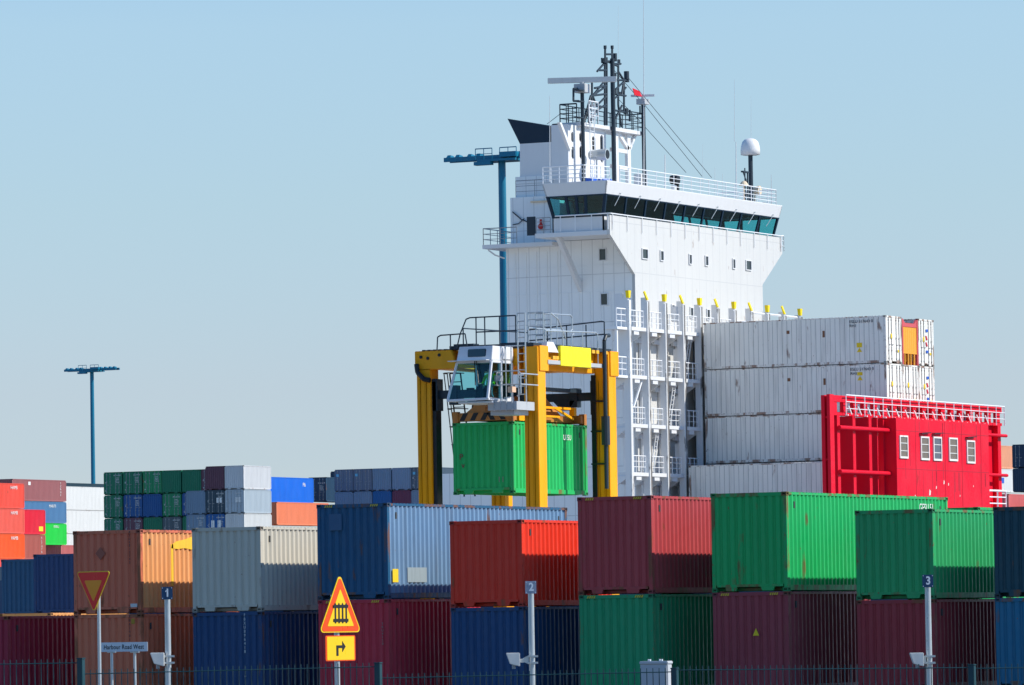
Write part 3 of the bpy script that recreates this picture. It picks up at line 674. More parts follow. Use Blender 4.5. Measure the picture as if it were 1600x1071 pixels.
for px in (971, 990): rm.box(XM-.5, XM-.3, yq(px)-.22, yq(px)+.22, zroof, pz)
for z in (zq(236, 982), zq(262, 982)): rm.box(XM-.5, XM-.32, yq(964), yq(990), z-.12, z+.12)
rm.beam((XM-.4, yq(974), 32.85), (XM-.4, yq(990), zq(232, 985)), .2, .22); rm.beam((XM-.4, yq(1001), 32.85), (XM-.4, yq(992), zq(232, 985)), .2, .2); rm.beam((XM-1.2, yq(970), 32.85), (XM-1.2, yq(963), zq(232, 965)), .2, .2)
rm.box(XM-.6, XM-.1, yq(1003), yq(1013), zroof, 30.4)
im = MB(); im.box(XM-.62, XM-.58, yq(897), yq(954), zroof+.9, pz-.05); build(im, 'slot_backing', DARK, ship)  # dark panel behind the mast plate, showing through its slots
build(rm, 'radar_mast', WHITE, ship)
ps = MB()
for px, r, ztop in ((908, .12, 35.0), (956, .145, 37.3), (1003, .13, 34.8)):
    p = W_(px, 250); ps.tube((XM+.15, p.y, zroof), (XM+.15, p.y, ztop), r, 12)
pc = W_(956, 250).y
def T(px, py, q, py2, r=.07): ps.tube(W_(px, py), W_(q, py2), r, 5)
# lattice forward and abaft of the pole
for k in ((925, 124, 925, 165), (925, 124, 948, 122), (948, 90, 948, 196), (945, 92, 945, 196), (933, 112, 948, 95), (926, 150, 948, 123), (926, 150, 946, 136), (923, 150, 948, 147), (923, 150, 912, 192), (926, 150, 932, 166), (932, 166, 948, 150), (934, 172, 948, 163), (920, 170, 920, 192),
          (966, 100, 966, 165), (966, 165, 971, 199), (958, 125, 982, 126), (975, 126, 975, 176), (958, 147, 978, 150), (958, 130, 966, 124), (958, 156, 966, 150), (958, 172, 978, 176), (974, 142, 978, 137), (958, 100, 970, 100), (941, 96, 958, 96),
          (945.5, 75, 945.5, 92), (956.5, 75, 956.5, 98), (945.5, 85, 956.5, 85), (940, 92, 966, 104), (935, 110, 948, 110), (966, 112, 975, 126), (975, 126, 971, 150), (929, 138, 948, 134), (926, 165, 948, 168), (962, 140, 975, 128), (962, 185, 972, 165), (920, 192, 938, 166), (912, 192, 926, 160), (984, 190, 984, 172), (904, 139, 896, 139), (896, 139, 896, 158), (896, 158, 904, 158)): T(*k)
for px, py, r, h in ((945.5, 74, .1, .2), (956.5, 74, .1, .2), (961, 90, .13, .5), (967, 97, .1, .3), (979, 118, .17, .5), (980, 125, .14, .3), (961, 117, .1, .22), (961, 144, .12, .3), (968, 147, .1, .25), (978, 174, .16, .35), (944, 95, .2, .3), (1000, 172, .05, .5)):
    p = W_(px, py); ps.tube(p-Vector((0, 0, h/2)), p+Vector((0, 0, h/2)), r, 7)
build(ps, 'mast_post', DARK, ship)
pr = MB(); y1_, y2_ = pa, pb
rail(pr, [(XM-1.55, pa+.05, pz+.22), (XM-1.55, pb-.05, pz+.22), (XM-.05, pb-.05, pz+.22), (XM-.05, yq(970), pz+.22)], 1.15, 4, .9, .03); rail(pr, [(XM-1.55, pa+.05, pz+.22), (XM-.4, pa+.05, pz+.22)], 1.15, 4, .6, .04)
p = W_(893, 150); 
for z in (33.2, 34.2, 34.9): pr.box(XM+.1, XM+.5, W_(903, 150).y-.8, W_(903, 150).y-.1, z, z+.06)
build(pr, 'mast_railing', DARK, ship)
ld = MB()
yl = W_(921, 230).y
for dy in (-.3, .3): ld.tube((XM+.2, yl+dy, zroof), (XM+.2, yl+dy, 34.2), .03, 5)
for i in range(18): ld.tube((XM+.2, yl-.3, zroof+.2+i*.29), (XM+.2, yl+.3, zroof+.2+i*.29), .02, 5)
rail(ld, [(XM+.2, yl-.4, pz+.25), (XM+.2, yl+.9, pz+.25)], 1.3, 3, .4, .03)
build(ld, 'mast_ladder', WOOD_WHITE, ship)
rs = MB(); A, B = W_(853, 120), W_(955, 117.5); B2 = Vector((XM+.15, (A.y+B.y)/2+2.0, (A.z+B.z)/2)); 
c0 = Vector((XM+.15, W_(906, 120).y, 35.62)); d0 = Vector((.62, .78*.75, .0)).normalized()
d0 = Vector((.93, .36, 0)).normalized(); rs.beam(c0-d0*2.12, c0+d0*2.12, .2, .34)
rs.mat(1).box(c0.x-.38, c0.x+.38, c0.y-.42, c0.y+.42, 34.82, 35.36); rs.mat(1).tube((c0.x, c0.y, 35.3), (c0.x, c0.y, 35.5), .16, 8)
build(rs, 'radar_scanner', [paint('scanner_grey', (.62, .62, .60), .4), GREYB], ship, bevel=.02)
rs = MB(); c0 = Vector((XM+.15, W_(1001, 153).y, 35.32)); rs.beam(c0-d0*.75, c0+d0*.75, .14, .14); rs.mat(1).box(c0.x-.3, c0.x+.3, c0.y-.35, c0.y+.35, 34.75, 35.1); rs.tube((c0.x, c0.y, 35.0), (c0.x, c0.y, 35.3), .1, 8)
build(rs, 'radar_scanner', [WHITE, GREYB], ship, bevel=.015)
# fog horn, blue tarpaulins, searchlights
fh = MB(); p = W_(923, 243); fh.mat(0).lathe((XM+.6, p.y, p.z), [(.02, -.65), (.28, -.65), (.34, .0), (.36, .55), (.30, .55)], 14, 'X'); fh.mat(1).lathe((XM+.6, p.y, p.z), [(.01, .5), (.28, .5), (.28, .56), (.01, .56)], 14, 'X'); fh.mat(0).tube((XM+.4, p.y, p.z-.3), (XM+.4, p.y, zroof), .05, 6)
build(fh, 'floodlight', [GALV, BLACK], ship)
tb = MB(); p = W_(932, 275); tb.box(XM-.2, XM+.5, p.y-.1, p.y+1.25, zroof, zroof+.85); tb.box(XM-.1, XM+.5, p.y-1.6, p.y-.9, zroof, zroof+.8)
build(tb, 'tarpaulin_cover', paint('tarp_blue', (.012, .10, .52), .5, streak=.3), ship, bevel=.06)
# satellite dome on its own post
XD = -150.0
dm = MB(); pD = at(1173, 243, X=XD); yD = pD.y-.05
dm.lathe((XD, yD, pD.z), [(.5, 0), (.62, .03), (.63, .35), (.60, .6), (.52, .85), (.38, 1.0), (.2, 1.08), (.03, 1.1)], 20)
build(dm, 'satellite_dome', paint('dome_white', (.78, .76, .74), .4, streak=.03), ship, smooth=True)
dp = MB(); dp.tube((XD, yD, zroof), (XD, yD, pD.z), .15, 10)
for i in range(6): dp.tube((XD, yD-.9, zroof+.3+i*.28), (XD, yD-.5, zroof+.3+i*.28), .025, 5)
dp.tube((XD, yD-.9, zroof), (XD, yD-.9, zroof+2.4), .04, 5); dp.tube((XD, yD-.5, zroof), (XD, yD-.5, zroof+2.1), .05, 5); dp.box(XD-.1, XD+.1, yD-1.3, yD-.4, zroof+2.1, zroof+2.2); dp.tube((XD, yD-1.2, zroof+2.15), (XD, yD-.4, zroof+1.2), .04, 5); dp.tube((XD, yD-1.4, zroof), (XD, yD-.5, zroof+.9), .04, 5)
build(dp, 'dome_post', DARK, ship)
sp = MB()
sp.lathe((XD+.1, yD+.75, zroof+1.05), [(.02, -.25), (.2, -.25), (.3, .0), (.3, .2), (.25, .2)], 12, 'X'); sp.tube((XD, yD+.5, zroof), (XD, yD+.6, zroof+1.0), .06, 6); build(sp, 'searchlight', [LCREAM, WHITE, BLACK], ship); sp = MB(); sp.lathe((XD+.1, yD-1.3, zroof+1.25), [(.02, .3), (.15, .25), (.32, 0.), (.28, -.02)], 12); sp.tube((XD, yD-1.1, zroof), (XD+.1, yD-1.3, zroof+1.2), .04, 6)
build(sp, 'searchlight', [LCREAM, WHITE, BLACK], ship); sp = MB(); q = at(1053, 275, X=XD-.5); sp.mat(1).tube((XD-.5, q.y-.05, zroof), (XD-.5, q.y-.05, zroof+.7), .18, 10); sp.mat(2).lathe((XD-.4, q.y-.1, zroof+1.05), [(.02, -.3), (.28, -.25), (.3, .25), (.02, .3)], 12, 'X'); sp.mat(2).box(XD-.6, XD-.3, q.y+.15, q.y+.35, zroof+.3, zroof+1.2)
build(sp, 'compass_stand', [LCREAM, WHITE, BLACK], ship)
rrl = MB(); R2 = ring(zr); e = .25
pts = [(R2[0][0]-.0, R2[0][1]+.1, zroof), (R2[1][0]-1.6, R2[1][1]+.1, zroof)]
rail(rrl, pts, 1.0, 4, .6, .03)
rail(rrl, [(R2[1][0]-.35, R2[1][1]+2.5, zroof), (R2[2][0]-.35, R2[2][1]-.15, zroof), (R2[3][0], R2[3][1]-.15, zroof)], 1.0, 4, 1.25, .028); rail(rrl, [(R2[1][0]-1.6, R2[1][1]+.1, zroof), (R2[1][0]-1.0, R2[1][1]+2.4, zroof)], 1.0, 4, .7, .03)
build(rrl, 'roof_railing', WOOD_WHITE, ship)
an = MB()
def whip(px, py0, py1, X, r=.03, r2=.012):
    a_, b_ = at(px, py0, X=X), at(px, py1, X=X); a_.z = min(a_.z, zroof+.2) if a_.z < 31 else a_.z; an.tube((a_.x, a_.y, a_.z), (a_.x, b_.y, b_.z), r, 5, r2)
for px, y0_, y1_2, X, r in ((859, 284, 150, Xb0-.2, .03), (1005.5, 262, -10, XM+.35, .035), (1150, 290, 222, XD, .05), (1147.5, 222, 125, XD, .02), (966, 98, 10, XM, .012), (1173.5, 218, 150, XD, .012), (1039, 280, 242, XD, .06), (1098, 290, 225, XD, .012), (1117, 300, 262, XD, .02), (1129, 305, 272, XD, .02), (1205, 295, 273, XD+.5, .03)): whip(px, y0_, y1_2, X, r, r*.5)
build(an, 'whip_antenna', paint('antenna_white', (.7, .7, .68), .5), ship)
sy = MB()
for a_, b_, x1_, x2_ in (((982, 122), (1112, 278), XM, XD), ((1008, 165), (1097, 276), XM, XD), ((1008, 199), (1072, 270), XM, XD), ((855, 194), (877, 177), -154, XM), ((958, 108), (1003, 160), XM, XM), ((966, 155), (1000, 190), XM, XM)): sy.tube(at(*a_, X=x1_), at(*b_, X=x2_), .018, 4)
build(sy, 'stay_wire', DARK, ship)
fl = MB(); A, B, C_, D_ = at(988, 138, X=XM-.0), at(991, 149, X=XM), at(1003, 152, X=XM), at(994, 140, X=XM)
n_ = Vector((.03, .0, 0)); mid = (A+C_)/2+Vector((.15, 0, .08)); mid2 = (B+C_)/2+Vector((.15, 0, -.03))
fl.add([A, mid, C_, mid2, B], [[0, 1, 4], [1, 3, 4], [1, 2, 3]]); fl.add([A+n_, mid+n_, C_+n_, mid2+n_, B+n_], [[4, 1, 0], [4, 3, 1], [3, 2, 1]])
fo = build(fl, 'signal_flag', paint('flag_red', (.75, .01, .03), .7), None, loc=A); tag(fo, 'small red flag flying from the wire beside the right radar', 'flag')
# ---- lashing bridge with guide posts
lb = MB(); XP = -146.9
zfl = [20.05, 17.15, 14.22, 11.3]
for z in zfl:
    lb.box(Xw+.02, XP-.05, Y0+(.0 if z in (20.05, 14.22) else -.0), Y1, z-.26, z-.04)
    for i in range(11):
        y = Y0+i*2.52
        lb.hexa([(Xw+.02, y-.06, z-.9), (Xw+.06, y-.06, z-.9), (Xw+.06, y+.06, z-.9), (Xw+.02, y+.06, z-.9)], [(Xw+.02, y-.06, z-.262), (XP-.1, y-.06, z-.262), (XP-.1, y+.06, z-.262), (Xw+.02, y+.06, z-.262)])
        lb.box(XP-.3, XP-.1, y+.8, y+1.5, z-.5, z-.262)
lash = build(lb, 'lashing_bridge', WHITE, ship)
for i in range(11):
    y = Y0+i*2.52; g_ = MB()
    g_.mat(0).box(XP-.4, XP-.06, y-.09, y+.09, 5.6, 21.75+.1*(i % 2)); g_.mat(1).box(XP-.058, XP+.03, y-.08, y+.20, 5.6, 21.6)
    if i == 0: g_.mat(0).box(XP-.95, XP-.4, y-.07, y+.07, 16.9, 22.0)
    g_.mat(3).box(XP-.03, XP+.035, y+.03, y+.21, 5.6, 21.62) if i else None
    g_.mat(2)
    if i % 2: g_.hexa([(XP-.06, y-.08, 21.7), (XP+.05, y-.08, 21.7), (XP+.05, y+.1, 21.7), (XP-.06, y+.1, 21.7)], [(XP-.12, y-.34, 22.18), (XP-.05, y-.34, 22.18), (XP-.05, y-.16, 22.24), (XP-.12, y-.16, 22.24)])
    else: g_.hexa([(XP-.16, y-.10, 21.72), (XP+.03, y-.10, 21.72), (XP+.03, y+.12, 21.72), (XP-.16, y+.12, 21.72)], [(XP-.18, y-.15, 22.16), (XP+.04, y-.15, 22.16), (XP+.04, y+.19, 22.16), (XP-.18, y+.19, 22.16)])
    build(g_, 'guide_post', [WHITE, POSTW, GUIDEY, RUB], lash)
lr = MB()
for z in zfl+[]:
    for i in range(10):
        y = Y0+i*2.52
        if z == 20.05 and i > 7: continue
        lq = MB(); rail(lq, [(XP-.15, y+.25, z-.04), (XP-.15, y+2.2, z-.04)], 1.0, 3, .65, .028); build(lq, 'railing', WOOD_WHITE, lash)
for px in (968,):   # outboard stair frame
    for z in (20.05, 17.15): rail(lr, [(XP-.2, Y0-1.4, z-.1), (XP-.2, Y0-.1, z-.1)], 1.1, 3, .6, .04); lr.box(XP-1.2, XP-.1, Y0-1.5, Y0-.12, z-.25, z-.1)
    lr.box(XP-.35, XP-.2, Y0-1.35, Y0-1.2, 17.1, 19.8)
build(lr, 'stair_frame', WOOD_WHITE, lash); lr = MB()
lr.beam((XP-.3, Y0+2.3, 17.0), (XP-.3, Y0+.3, 14.3), .1, .12); lr.beam((XP-.6, Y0+2.9, 17.0), (XP-.6, Y0+.9, 14.3), .1, .12)
build(lr, 'brace', WOOD_WHITE, lash); lr = MB()
rail(lr, [(XP-.2, Y0+25.2, 21.0), (XP-.2, Y0+17.6, 21.0)], .6, 1, 2.5, .06)
build(lr, 'railing', WOOD_WHITE, lash)
lx_ = MB()
for z in (19.3, 16.4, 13.5, 10.7):
    for a_, b_ in ((.3, 2.2), (2.9, 4.7), (5.3, 7.1), (8.0, 9.6)): lx_.box(Xw+.12, Xw+.3, Y0+a_, Y0+b_, z-.14, z+.14)
    for y in (Y0+1.3, Y0+3.7, Y0+6.3, Y0+8.8): lx_.box(Xw+.05, Xw+.2, y-.08, y+.08, z-2.1, z+.6)
for y, z0_, z1_ in ((Y0+6.9, 14.2, 17.1), (Y0+4.4, 11.3, 14.2), (Y0+9.3, 17.1, 20.0)):
    for d_ in (-.18, .18): lx_.beam((XP-.5, y+d_-.6, z0_), (XP-.5, y+d_+.4, z1_), .05, .06)
    for k in range(10): t_ = (k+.5)/10; lx_.beam((XP-.5, y-.78+t_, z0_+(z1_-z0_)*t_), (XP-.5, y-.42+t_, z0_+(z1_-z0_)*t_), .05, .03)
build(lx_, 'inner_frame', WHITE, lash)
bx = MB()
for y, z in ((Y0+7.6, 18.0), (Y0+7.6, 15.1), (Y0+7.6, 12.2), (Y0+7.4, 20.6)): bx.box(XP-.75, XP-.35, y, y+.75, z, z+.95)
build(bx, 'junction_box', WHITE, lash, bevel=.03)
lm = MB()
for px, py in ((1058, 522), (1069, 602), (1069, 676), (993, 672), (990, 595), (1030, 525)): p = at(px, py, X=XP-.4); lm.box(p.x-.15, p.x+.15, p.y-.35, p.y+.35, p.z-.1, p.z+.1)
build(lm, 'deck_lamp', paint('lamp_cover2', (.7, .62, .5), .35), lash, bevel=.03)
dr = MB()
for px, py in ((1037, 770), (1062, 617), (1062, 690), (1087, 545)): p = at(px, py, X=Xw); dr.box(Xw+.002, Xw+.04, p.y-.42, p.y+.42, p.z-.9, p.z+.9)
build(dr, 'deck_door', paint('door_blue_grey', (.16, .2, .25), .5), house)
# ---- the red breakwater deckhouse forward
Xg = -133.9
bw = MB()
bw.box(Xg-.55, Xg-.33, Y0-.02, Y0+.5, 5.6, 15.45); bw.box(Xg-.2, Xg, Y0, Y0+.6, 5.6, 15.5)
for z in (6.2, 8.4, 11.6, 14.1): bw.box(Xg-.33, Xg-.2, Y0+.05, Y0+.3, z, z+.1)
bw.box(Xg-.3, Xg, Y0+.6, Y1+1.7, 15.08, 15.46); bw.box(Xg-.3, Xg, Y0+.6, Y1+1.7, 14.28, 14.46)
for i in range(18): y = Y0+.6+i*1.5; bw.box(Xg-.28, Xg-.04, y, y+.55, 14.46, 15.08)
for y in (Y0+1.05, Y0+3.35, Y0+5.75):
    bw.box(Xg-1.0, Xg-.14, y, y+.14, 5.6, 14.28); bw.box(Xg-.14, Xg+.0, y-.02, y+.38, 5.6, 14.28)
for y in (Y0+2.3, Y0+4.7): bw.box(Xg-1.5, Xg-.85, y, y+.1, 5.6, 14.28)
bw.box(Xg-1.6, Xg-.06, Y0+7.1, Y0+7.2, 5.6, 14.28)
for z in (13.55, 10.95): bw.tube((Xg+.16, Y0+.95, z), (Xg+.16, 312.4, z), .13, 10)
bw.box(Xg-.45, Xg-.1, 312.0, 312.24, 5.6, 14.28)
# right-hand bay
bw.box(Xg-.45, Xg-.32, 326.9, 330.4, 5.6, 14.28); bw.box(Xg-.5, Xg+.05, 329.9, 330.4, 5.6, 14.3)
for z in (13.65, 11.15): bw.tube((Xg+.3, 326.9, z), (Xg+.3, 330.7, z), .1, 8)
bw.tube((Xg+.1, 327.2, 6), (Xg+.1, 327.2, 14.3), .07, 6)
bw.box(Xg-.5, Xg+.62, 326.92, 330.6, 8.6, 8.95)
brk = build(bw, 'breakwater', RED, ship)
dh = MB(); dh.box(-134.38, Xg+.64, 312.25, 326.9, 5.6, 14.3)
dhs = build(dh, 'forward_deckhouse', REDW, ship)
XD2 = Xg+.64
ch_ = MB(); sm_ = MB()
for px, py, w in ((1475, 754, .2), (1482, 757, .14), (1430, 776, .16), (1453, 770, .3), (1463, 762, .15), (1500, 775, .1), (1470, 781, .12), (1521, 760, .1), (1445, 783, .15)):
    p = at(px, py, X=XD2); ch_.hexa([(XD2+.002, p.y-w*.5, p.z-w*.6), (XD2+.002, p.y+w*.3, p.z-w*.5), (XD2+.002, p.y+w*.5, p.z+w*.3), (XD2+.002, p.y-w*.2, p.z+w*.7)], [(XD2+.006, p.y-w*.5, p.z-w*.6), (XD2+.006, p.y+w*.3, p.z-w*.5), (XD2+.006, p.y+w*.5, p.z+w*.3), (XD2+.006, p.y-w*.2, p.z+w*.7)])
build(ch_, 'bare_patches', paint('chip_white', (.7, .62, .55), .7), dhs)
for z in (11.25, 13.55): sm_.box(XD2+.001, XD2+.012, 312.26, 326.88, z-.02, z+.02)
for y in (315.2, 319.8, 322.5, 325.6): sm_.box(XD2+.001, XD2+.012, y-.02, y+.02, 5.7, 14.25)
for i in range(26):
    y = 312.5+random.random()*14; z1_ = random.choice((11.2, 13.5, 11.8, 14.2)); sm_.box(XD2+.001, XD2+.004, y, y+random.uniform(.03, .14), z1_-random.uniform(.6, 2.2), z1_-.03)
build(sm_, 'weld_seams', paint('seam_red', (.50, .006, .024), .6, streak=.3), dhs)
WG = [paint('blind_glass', (.17, .13, .10), .25, streak=.1), paint('blind_glass_grey', (.10, .11, .14), .2)]
for i, (ya, yb, za, zc) in enumerate(((312.65, 313.9, 11.87, 13.26), (315.9, 317.2, 11.83, 13.27), (317.87, 319.17, 11.83, 13.3), (320.35, 321.7, 11.86, 13.3), (323.2, 324.5, 11.77, 13.2))):
    w = MB(); w.box(XD2+.002, XD2+.03, ya+.1, yb-.1, za+.1, zc-.1); wo = build(w, 'window', WG[1 if i == 2 else 0], dhs)
    f = MB(); f.box(XD2+.002, XD2+.08, ya, ya+.1, za, zc); f.box(XD2+.002, XD2+.08, yb-.1, yb, za, zc); f.box(XD2+.002, XD2+.08, ya+.1, yb-.1, za, za+.12); f.box(XD2+.002, XD2+.08, ya+.1, yb-.1, zc-.1, zc)
    for k in (1, 2): z = za+(zc-za)*k/3; f.box(XD2+.031, XD2+.06, ya+.1, yb-.1, z-.02, z+.02)
    me = f.mesh('window_frame', wloc(dhs)); me.materials.append(paint('frame_white', (.78, .76, .70), .5, rust=.2)); fo = bpy.data.objects.new('window_frame', me); COL.objects.link(fo); fo.parent = dhs
    if i in (1, 2, 4):
        h_ = MB(); h_.beam((XD2+.1, ya-.1, zc+.16), (XD2+.1, yb, zc+.24), .2, .05); build(h_, 'window_hood', BLACK, dhs)
bl = MB(); rail(bl, [(Xg+.22, Y0+1.9, 14.3), (Xg+.22, Y1+1.6, 14.3)], 1.2, 3, 1.42, .035)
for i in range(16): y = Y0+2.2+i*1.42; bl.beam((Xg+.25, y, 14.85), (Xg+.27, y+.4, 14.36), .05, .06); bl.box(Xg+.02, Xg+.22, y-.05, y+.05, 14.28, 14.36)
rail(bl, [(Xg+.5, 327.1, 8.95), (Xg+.5, 329.9, 8.95)], 1.2, 3, 1.4, .06)
build(bl, 'breakwater_railing', WOOD_WHITE, brk)
wn_ = MB(); 
for y in (Y0+12.5, Y0+17, Y0+20.5): wn_.box(Xg-1.6, Xg-.9, y, y+2.6, 14.3, 15.0); wn_.lathe((Xg-.8, y+1.2, 14.75), [(.02, -.3), (.3, -.3), (.3, .3), (.02, .3)], 10, 'X')
build(wn_, 'deck_machinery', GREYB, brk)
# ---- refrigerated boxes on the ship (long axis along the ship)
GR = 'white refrigerated containers on the deck of the ship'
CREEF = (.85, .82, .75)
def reefer(xl, yn, ztop, label, col=CREEF, **k):
    # local +y runs forward along the ship, local +x faces the yard
    r = container(0, 0, 0, L40, HC, col, label, GR, front='wall', back='door', side='reefer', rot=-pi/2, rust=.55, streak=.3, **k)
    r.location = (xl, yn+CW/2, ztop-HC); return r
R0, XL = 313.72, -146.62
rows = []
for t, zt in enumerate((20.60, 17.70, 14.80)):
    for j in range(3):
        if t == 0 and j == 1: continue
        r = reefer(XL, R0+j*2.52, zt, 'white refrigerated container, %s tier, %s, on the ship' % (('top', 'second', 'third')[t], ('nearest row', 'middle row', 'farthest row with red and blue marks')[j]))
        rows.append(r)
        if j == 0 and t < 2:
            side_text(r, 'ESLU 517643 0\nRH1', .25, L40-2.4, HC-.45, LD)
            decal(r, 'yellow_label', MY, rc(L40-1.95, L40-1.6, 1.0 if t == 0 else 2.2, 1.28 if t == 0 else 2.4), 'side', .002)
            decal(r, 'warning_triangle', MY, [(L40-1.95, .72 if t == 0 else 1.9), (L40-1.6, .72 if t == 0 else 1.9), (L40-1.77, .98 if t == 0 else 2.16)], 'side', .002)
            decal(r, 'rust_mark', paint('rust_mark', (.22, .10, .05), .8), rc(L40-6.6, L40-6.4, 2.0, 2.2), 'side', .002); decal(r, 'rust_mark', MATS['rust_mark'], rc(L40-4.2, L40-4.05, 1.7, 2.1), 'side', .002)
        if j == 2 and t < 2:
            for k, (z, c_) in enumerate(((2.2, 'label_blue'), (1.75, 0), (1.35, 0), (.9, 'label_blue'))):
                m_ = MB(); m_.box(-.25, .05, L40+.0, L40+.02, z-.08, z+.08) if c_ else m_.hexa([(-.2, L40, z-.12), (0, L40, z-.12), (.1, L40, z+.15), (-.05, L40, z+.12)], [(-.2, L40+.02, z-.12), (0, L40+.02, z-.12), (.1, L40+.02, z+.15), (-.05, L40+.02, z+.12)])
                me = m_.mesh('door_mark'); me.materials.append(MATS['label_blue'] if c_ else paint('mark_red', (.6, .02, .05), .5)); o = bpy.data.objects.new('door_mark', me); COL.objects.link(o); o.parent = r
        m_ = MB(); m_.box(.3, .5, L40+.0, L40+.02, 1.5, 1.8); m_.box(-.7, -.55, L40, L40+.02, .7, .85); me = m_.mesh('yellow_label'); me.materials.append(MY); o = bpy.data.objects.new('yellow_label', me); COL.objects.link(o); o.parent = r
reefer(XL, R0-2.52, 11.77, 'white refrigerated container, lowest visible tier, reaching farther left than those above')
# lower tiers below the stack
reefer(XL, R0, 11.88, 'white refrigerated container, fourth tier, carrying the tall stack on the ship')
# the orange unit in the middle of the top tier: red end frame, orange panel, open bay with posts below
ot = empty('open_top_container', (XL, R0+2.52+CW/2, 17.704), -pi/2); tag(ot, 'orange panelled container with a red frame between two white ones, top tier', 'shipping container', GR)
OP = paint('tarp_orange', (.85, .36, .03), .5, streak=.12); OF = paint('frame_pink_red', (.62, .09, .10), .5, rust=.3, streak=.2)
def loc_part(mb, name, mats, par):
    me = mb.mesh(name)
    for x in (mats if isinstance(mats, list) else [mats]): me.materials.append(x)
    o = bpy.data.objects.new(name, me); COL.objects.link(o); o.parent = par; return o
h = CW/2; H_ = 2.8
m = MB()
for x in (-1, 1):
    for y0, y1 in ((.0, .16), (L40-.16, L40)): m.box(x*h, x*(h-.14), y0, y1, 0, H_)
    m.box(x*(h-.02), x*(h-.12), .16, L40-.16, .02, .25)
m.box(-h+.14, h-.14, L40-.12, L40-.02, 2.32, 2.55)
for x in (-1, 1): m.hexa([(x*(h-.14), L40-.12, 2.55), (x*(h-.5), L40-.12, 2.55), (x*(h-.14), L40-.12, H_)], [(x*(h-.14), L40-.02, 2.55), (x*(h-.5), L40-.02, 2.55), (x*(h-.14), L40-.02, H_)])
loc_part(m, 'frame', OF, ot)
m = MB(); pr_ = corr(CW-.28, .3, .03); n = len(pr_)
m.add([(-h+.14+t, L40-.04-d, .72) for t, d in pr_]+[(-h+.14+t, L40-.04-d, 2.32) for t, d in pr_], [[i, i+1, n+i+1, n+i] for i in range(n-1)])
loc_part(m, 'end_panel', OP, ot)
m = MB(); m.box(-h+.14, h-.14, .2, L40-.6, .25, .7)
for x in (-.75, -.2, .2, .75): m.box(x-.05, x+.05, L40-.15, L40-.05, .0, .72)
m.box(-h+.1, h-.1, L40-.16, L40-.03, .68, .74); loc_part(m, 'bay_posts', OP, ot)
m = MB(); m.box(-h+.16, h-.16, L40-1.6, L40-.3, .7, 2.62); m.box(-h+.1, h-.1, .2, L40-.5, .7, 2.3); loc_part(m, 'cargo_cover', paint('cover_dark', (.12, .08, .07), .7), ot)
# ------------------------------------------------------------------ straddle carrier
XLo, XRo, YFr, YRe = -95.40, -90.50, 179.6, 185.35
car = empty('straddle_carrier', ((XLo+XRo)/2, 182.8, 0)); tag(car, 'yellow straddle carrier with a white cab, lifting a green container over the stacks', 'straddle carrier')
lw, ld_ = .56, .63
for x0, y0 in ((XLo, YFr), (XRo-lw, YFr), (XLo, YRe), (XRo-lw, YRe)):
    m = MB(); m.box(x0, x0+lw, y0, y0+ld_, 1.9, 12.02 if x0 > -92 else 11.5)
    # fluted front: two raised strips, a flange at the top
    m.box(x0+.10, x0+.16, y0-.03, y0-.001, 2.0, 11.0); m.box(x0+.34, x0+.40, y0-.03, y0-.001, 2.0, 11.0)
    if x0 > -92: m.box(x0-.06, x0+lw+.05, y0+.10, y0+ld_+.16, 11.15, 12.06)
    lg = build(m, 'leg', YEL, car, bevel=.018)
    if x0 < -92 and y0 < 182:
        m = MB(); m.box(x0+lw+.02, x0+lw+.16, y0+.1, y0+.5, 2, 10.9); build(m, 'guide_rail', BLACK, car)
for x0 in (XLo-.1, XRo-lw-.15):
    m = MB(); m.box(x0, x0+.8, 177.6, 188.0, 1.0, 1.9); build(m, 'sill_beam', YEL, car, bevel=.04)
    for y in (178.4, 181.2, 184.4, 187.2):
        m = MB(); m.mat(0).lathe((x0+.4, y, .75), [(.35, -.28), (.68, -.28), (.75, -.18), (.75, .18), (.68, .28), (.35, .28)], 24, 'X'); m.mat(1).lathe((x0+.4, y, .75), [(.05, -.2), (.4, -.2), (.4, .2), (.05, .2)], 16, 'X')
        build(m, 'wheel', [RUBBER, GREYM], car)
m = MB()
m.hexa([(XLo-.06, YFr-.02, 11.34), (-93.72, YFr-.02, 11.34), (-93.72, YFr+.6, 11.34), (XLo-.06, YFr+.6, 11.34)], [(XLo-.06, YFr-.02, 12.02), (-93.98, YFr-.02, 12.02), (-93.98, YFr+.6, 12.02), (XLo-.06, YFr+.6, 12.02)])
m.box(-93.72, -91.3, YFr+.02, YFr+.58, 11.36, 11.98)
m.box(XLo, XLo+.5, YFr+.63, YRe, 11.4, 12.0); m.box(XRo-1.0, XRo-.56, YFr+.6, YRe+.02, 11.25, 11.98)
m.box(XLo, XRo-lw-.1, YRe, YRe+.6, 11.36, 12.0)
top = build(m, 'top_beam', YEL, car, bevel=.02)
m = MB()
for i in range(5): m.box(XLo+.25+i*.22, XLo+.36+i*.22, YFr-.03, YFr+.5, 12.02, 12.06)
for x, z in ((XLo+.2, 11.8), (XLo+.48, 11.75), (-94.45, 11.85)): m.lathe((x, YFr-.03, z), [(.01, -.02), (.06, -.02), (.06, .02), (.01, .02)], 8, 'Y')
build(m, 'pin_cap', BLACK, top); m = MB(); m.path([(XLo+.05, YFr-.1, 11.55), (XLo+.1, YFr-.12, 11.25), (XLo+.35, YFr-.12, 11.0), (XLo+.6, YFr-.1, 10.95)], .09, 8)
build(m, 'cable_hose', BLACK, car)
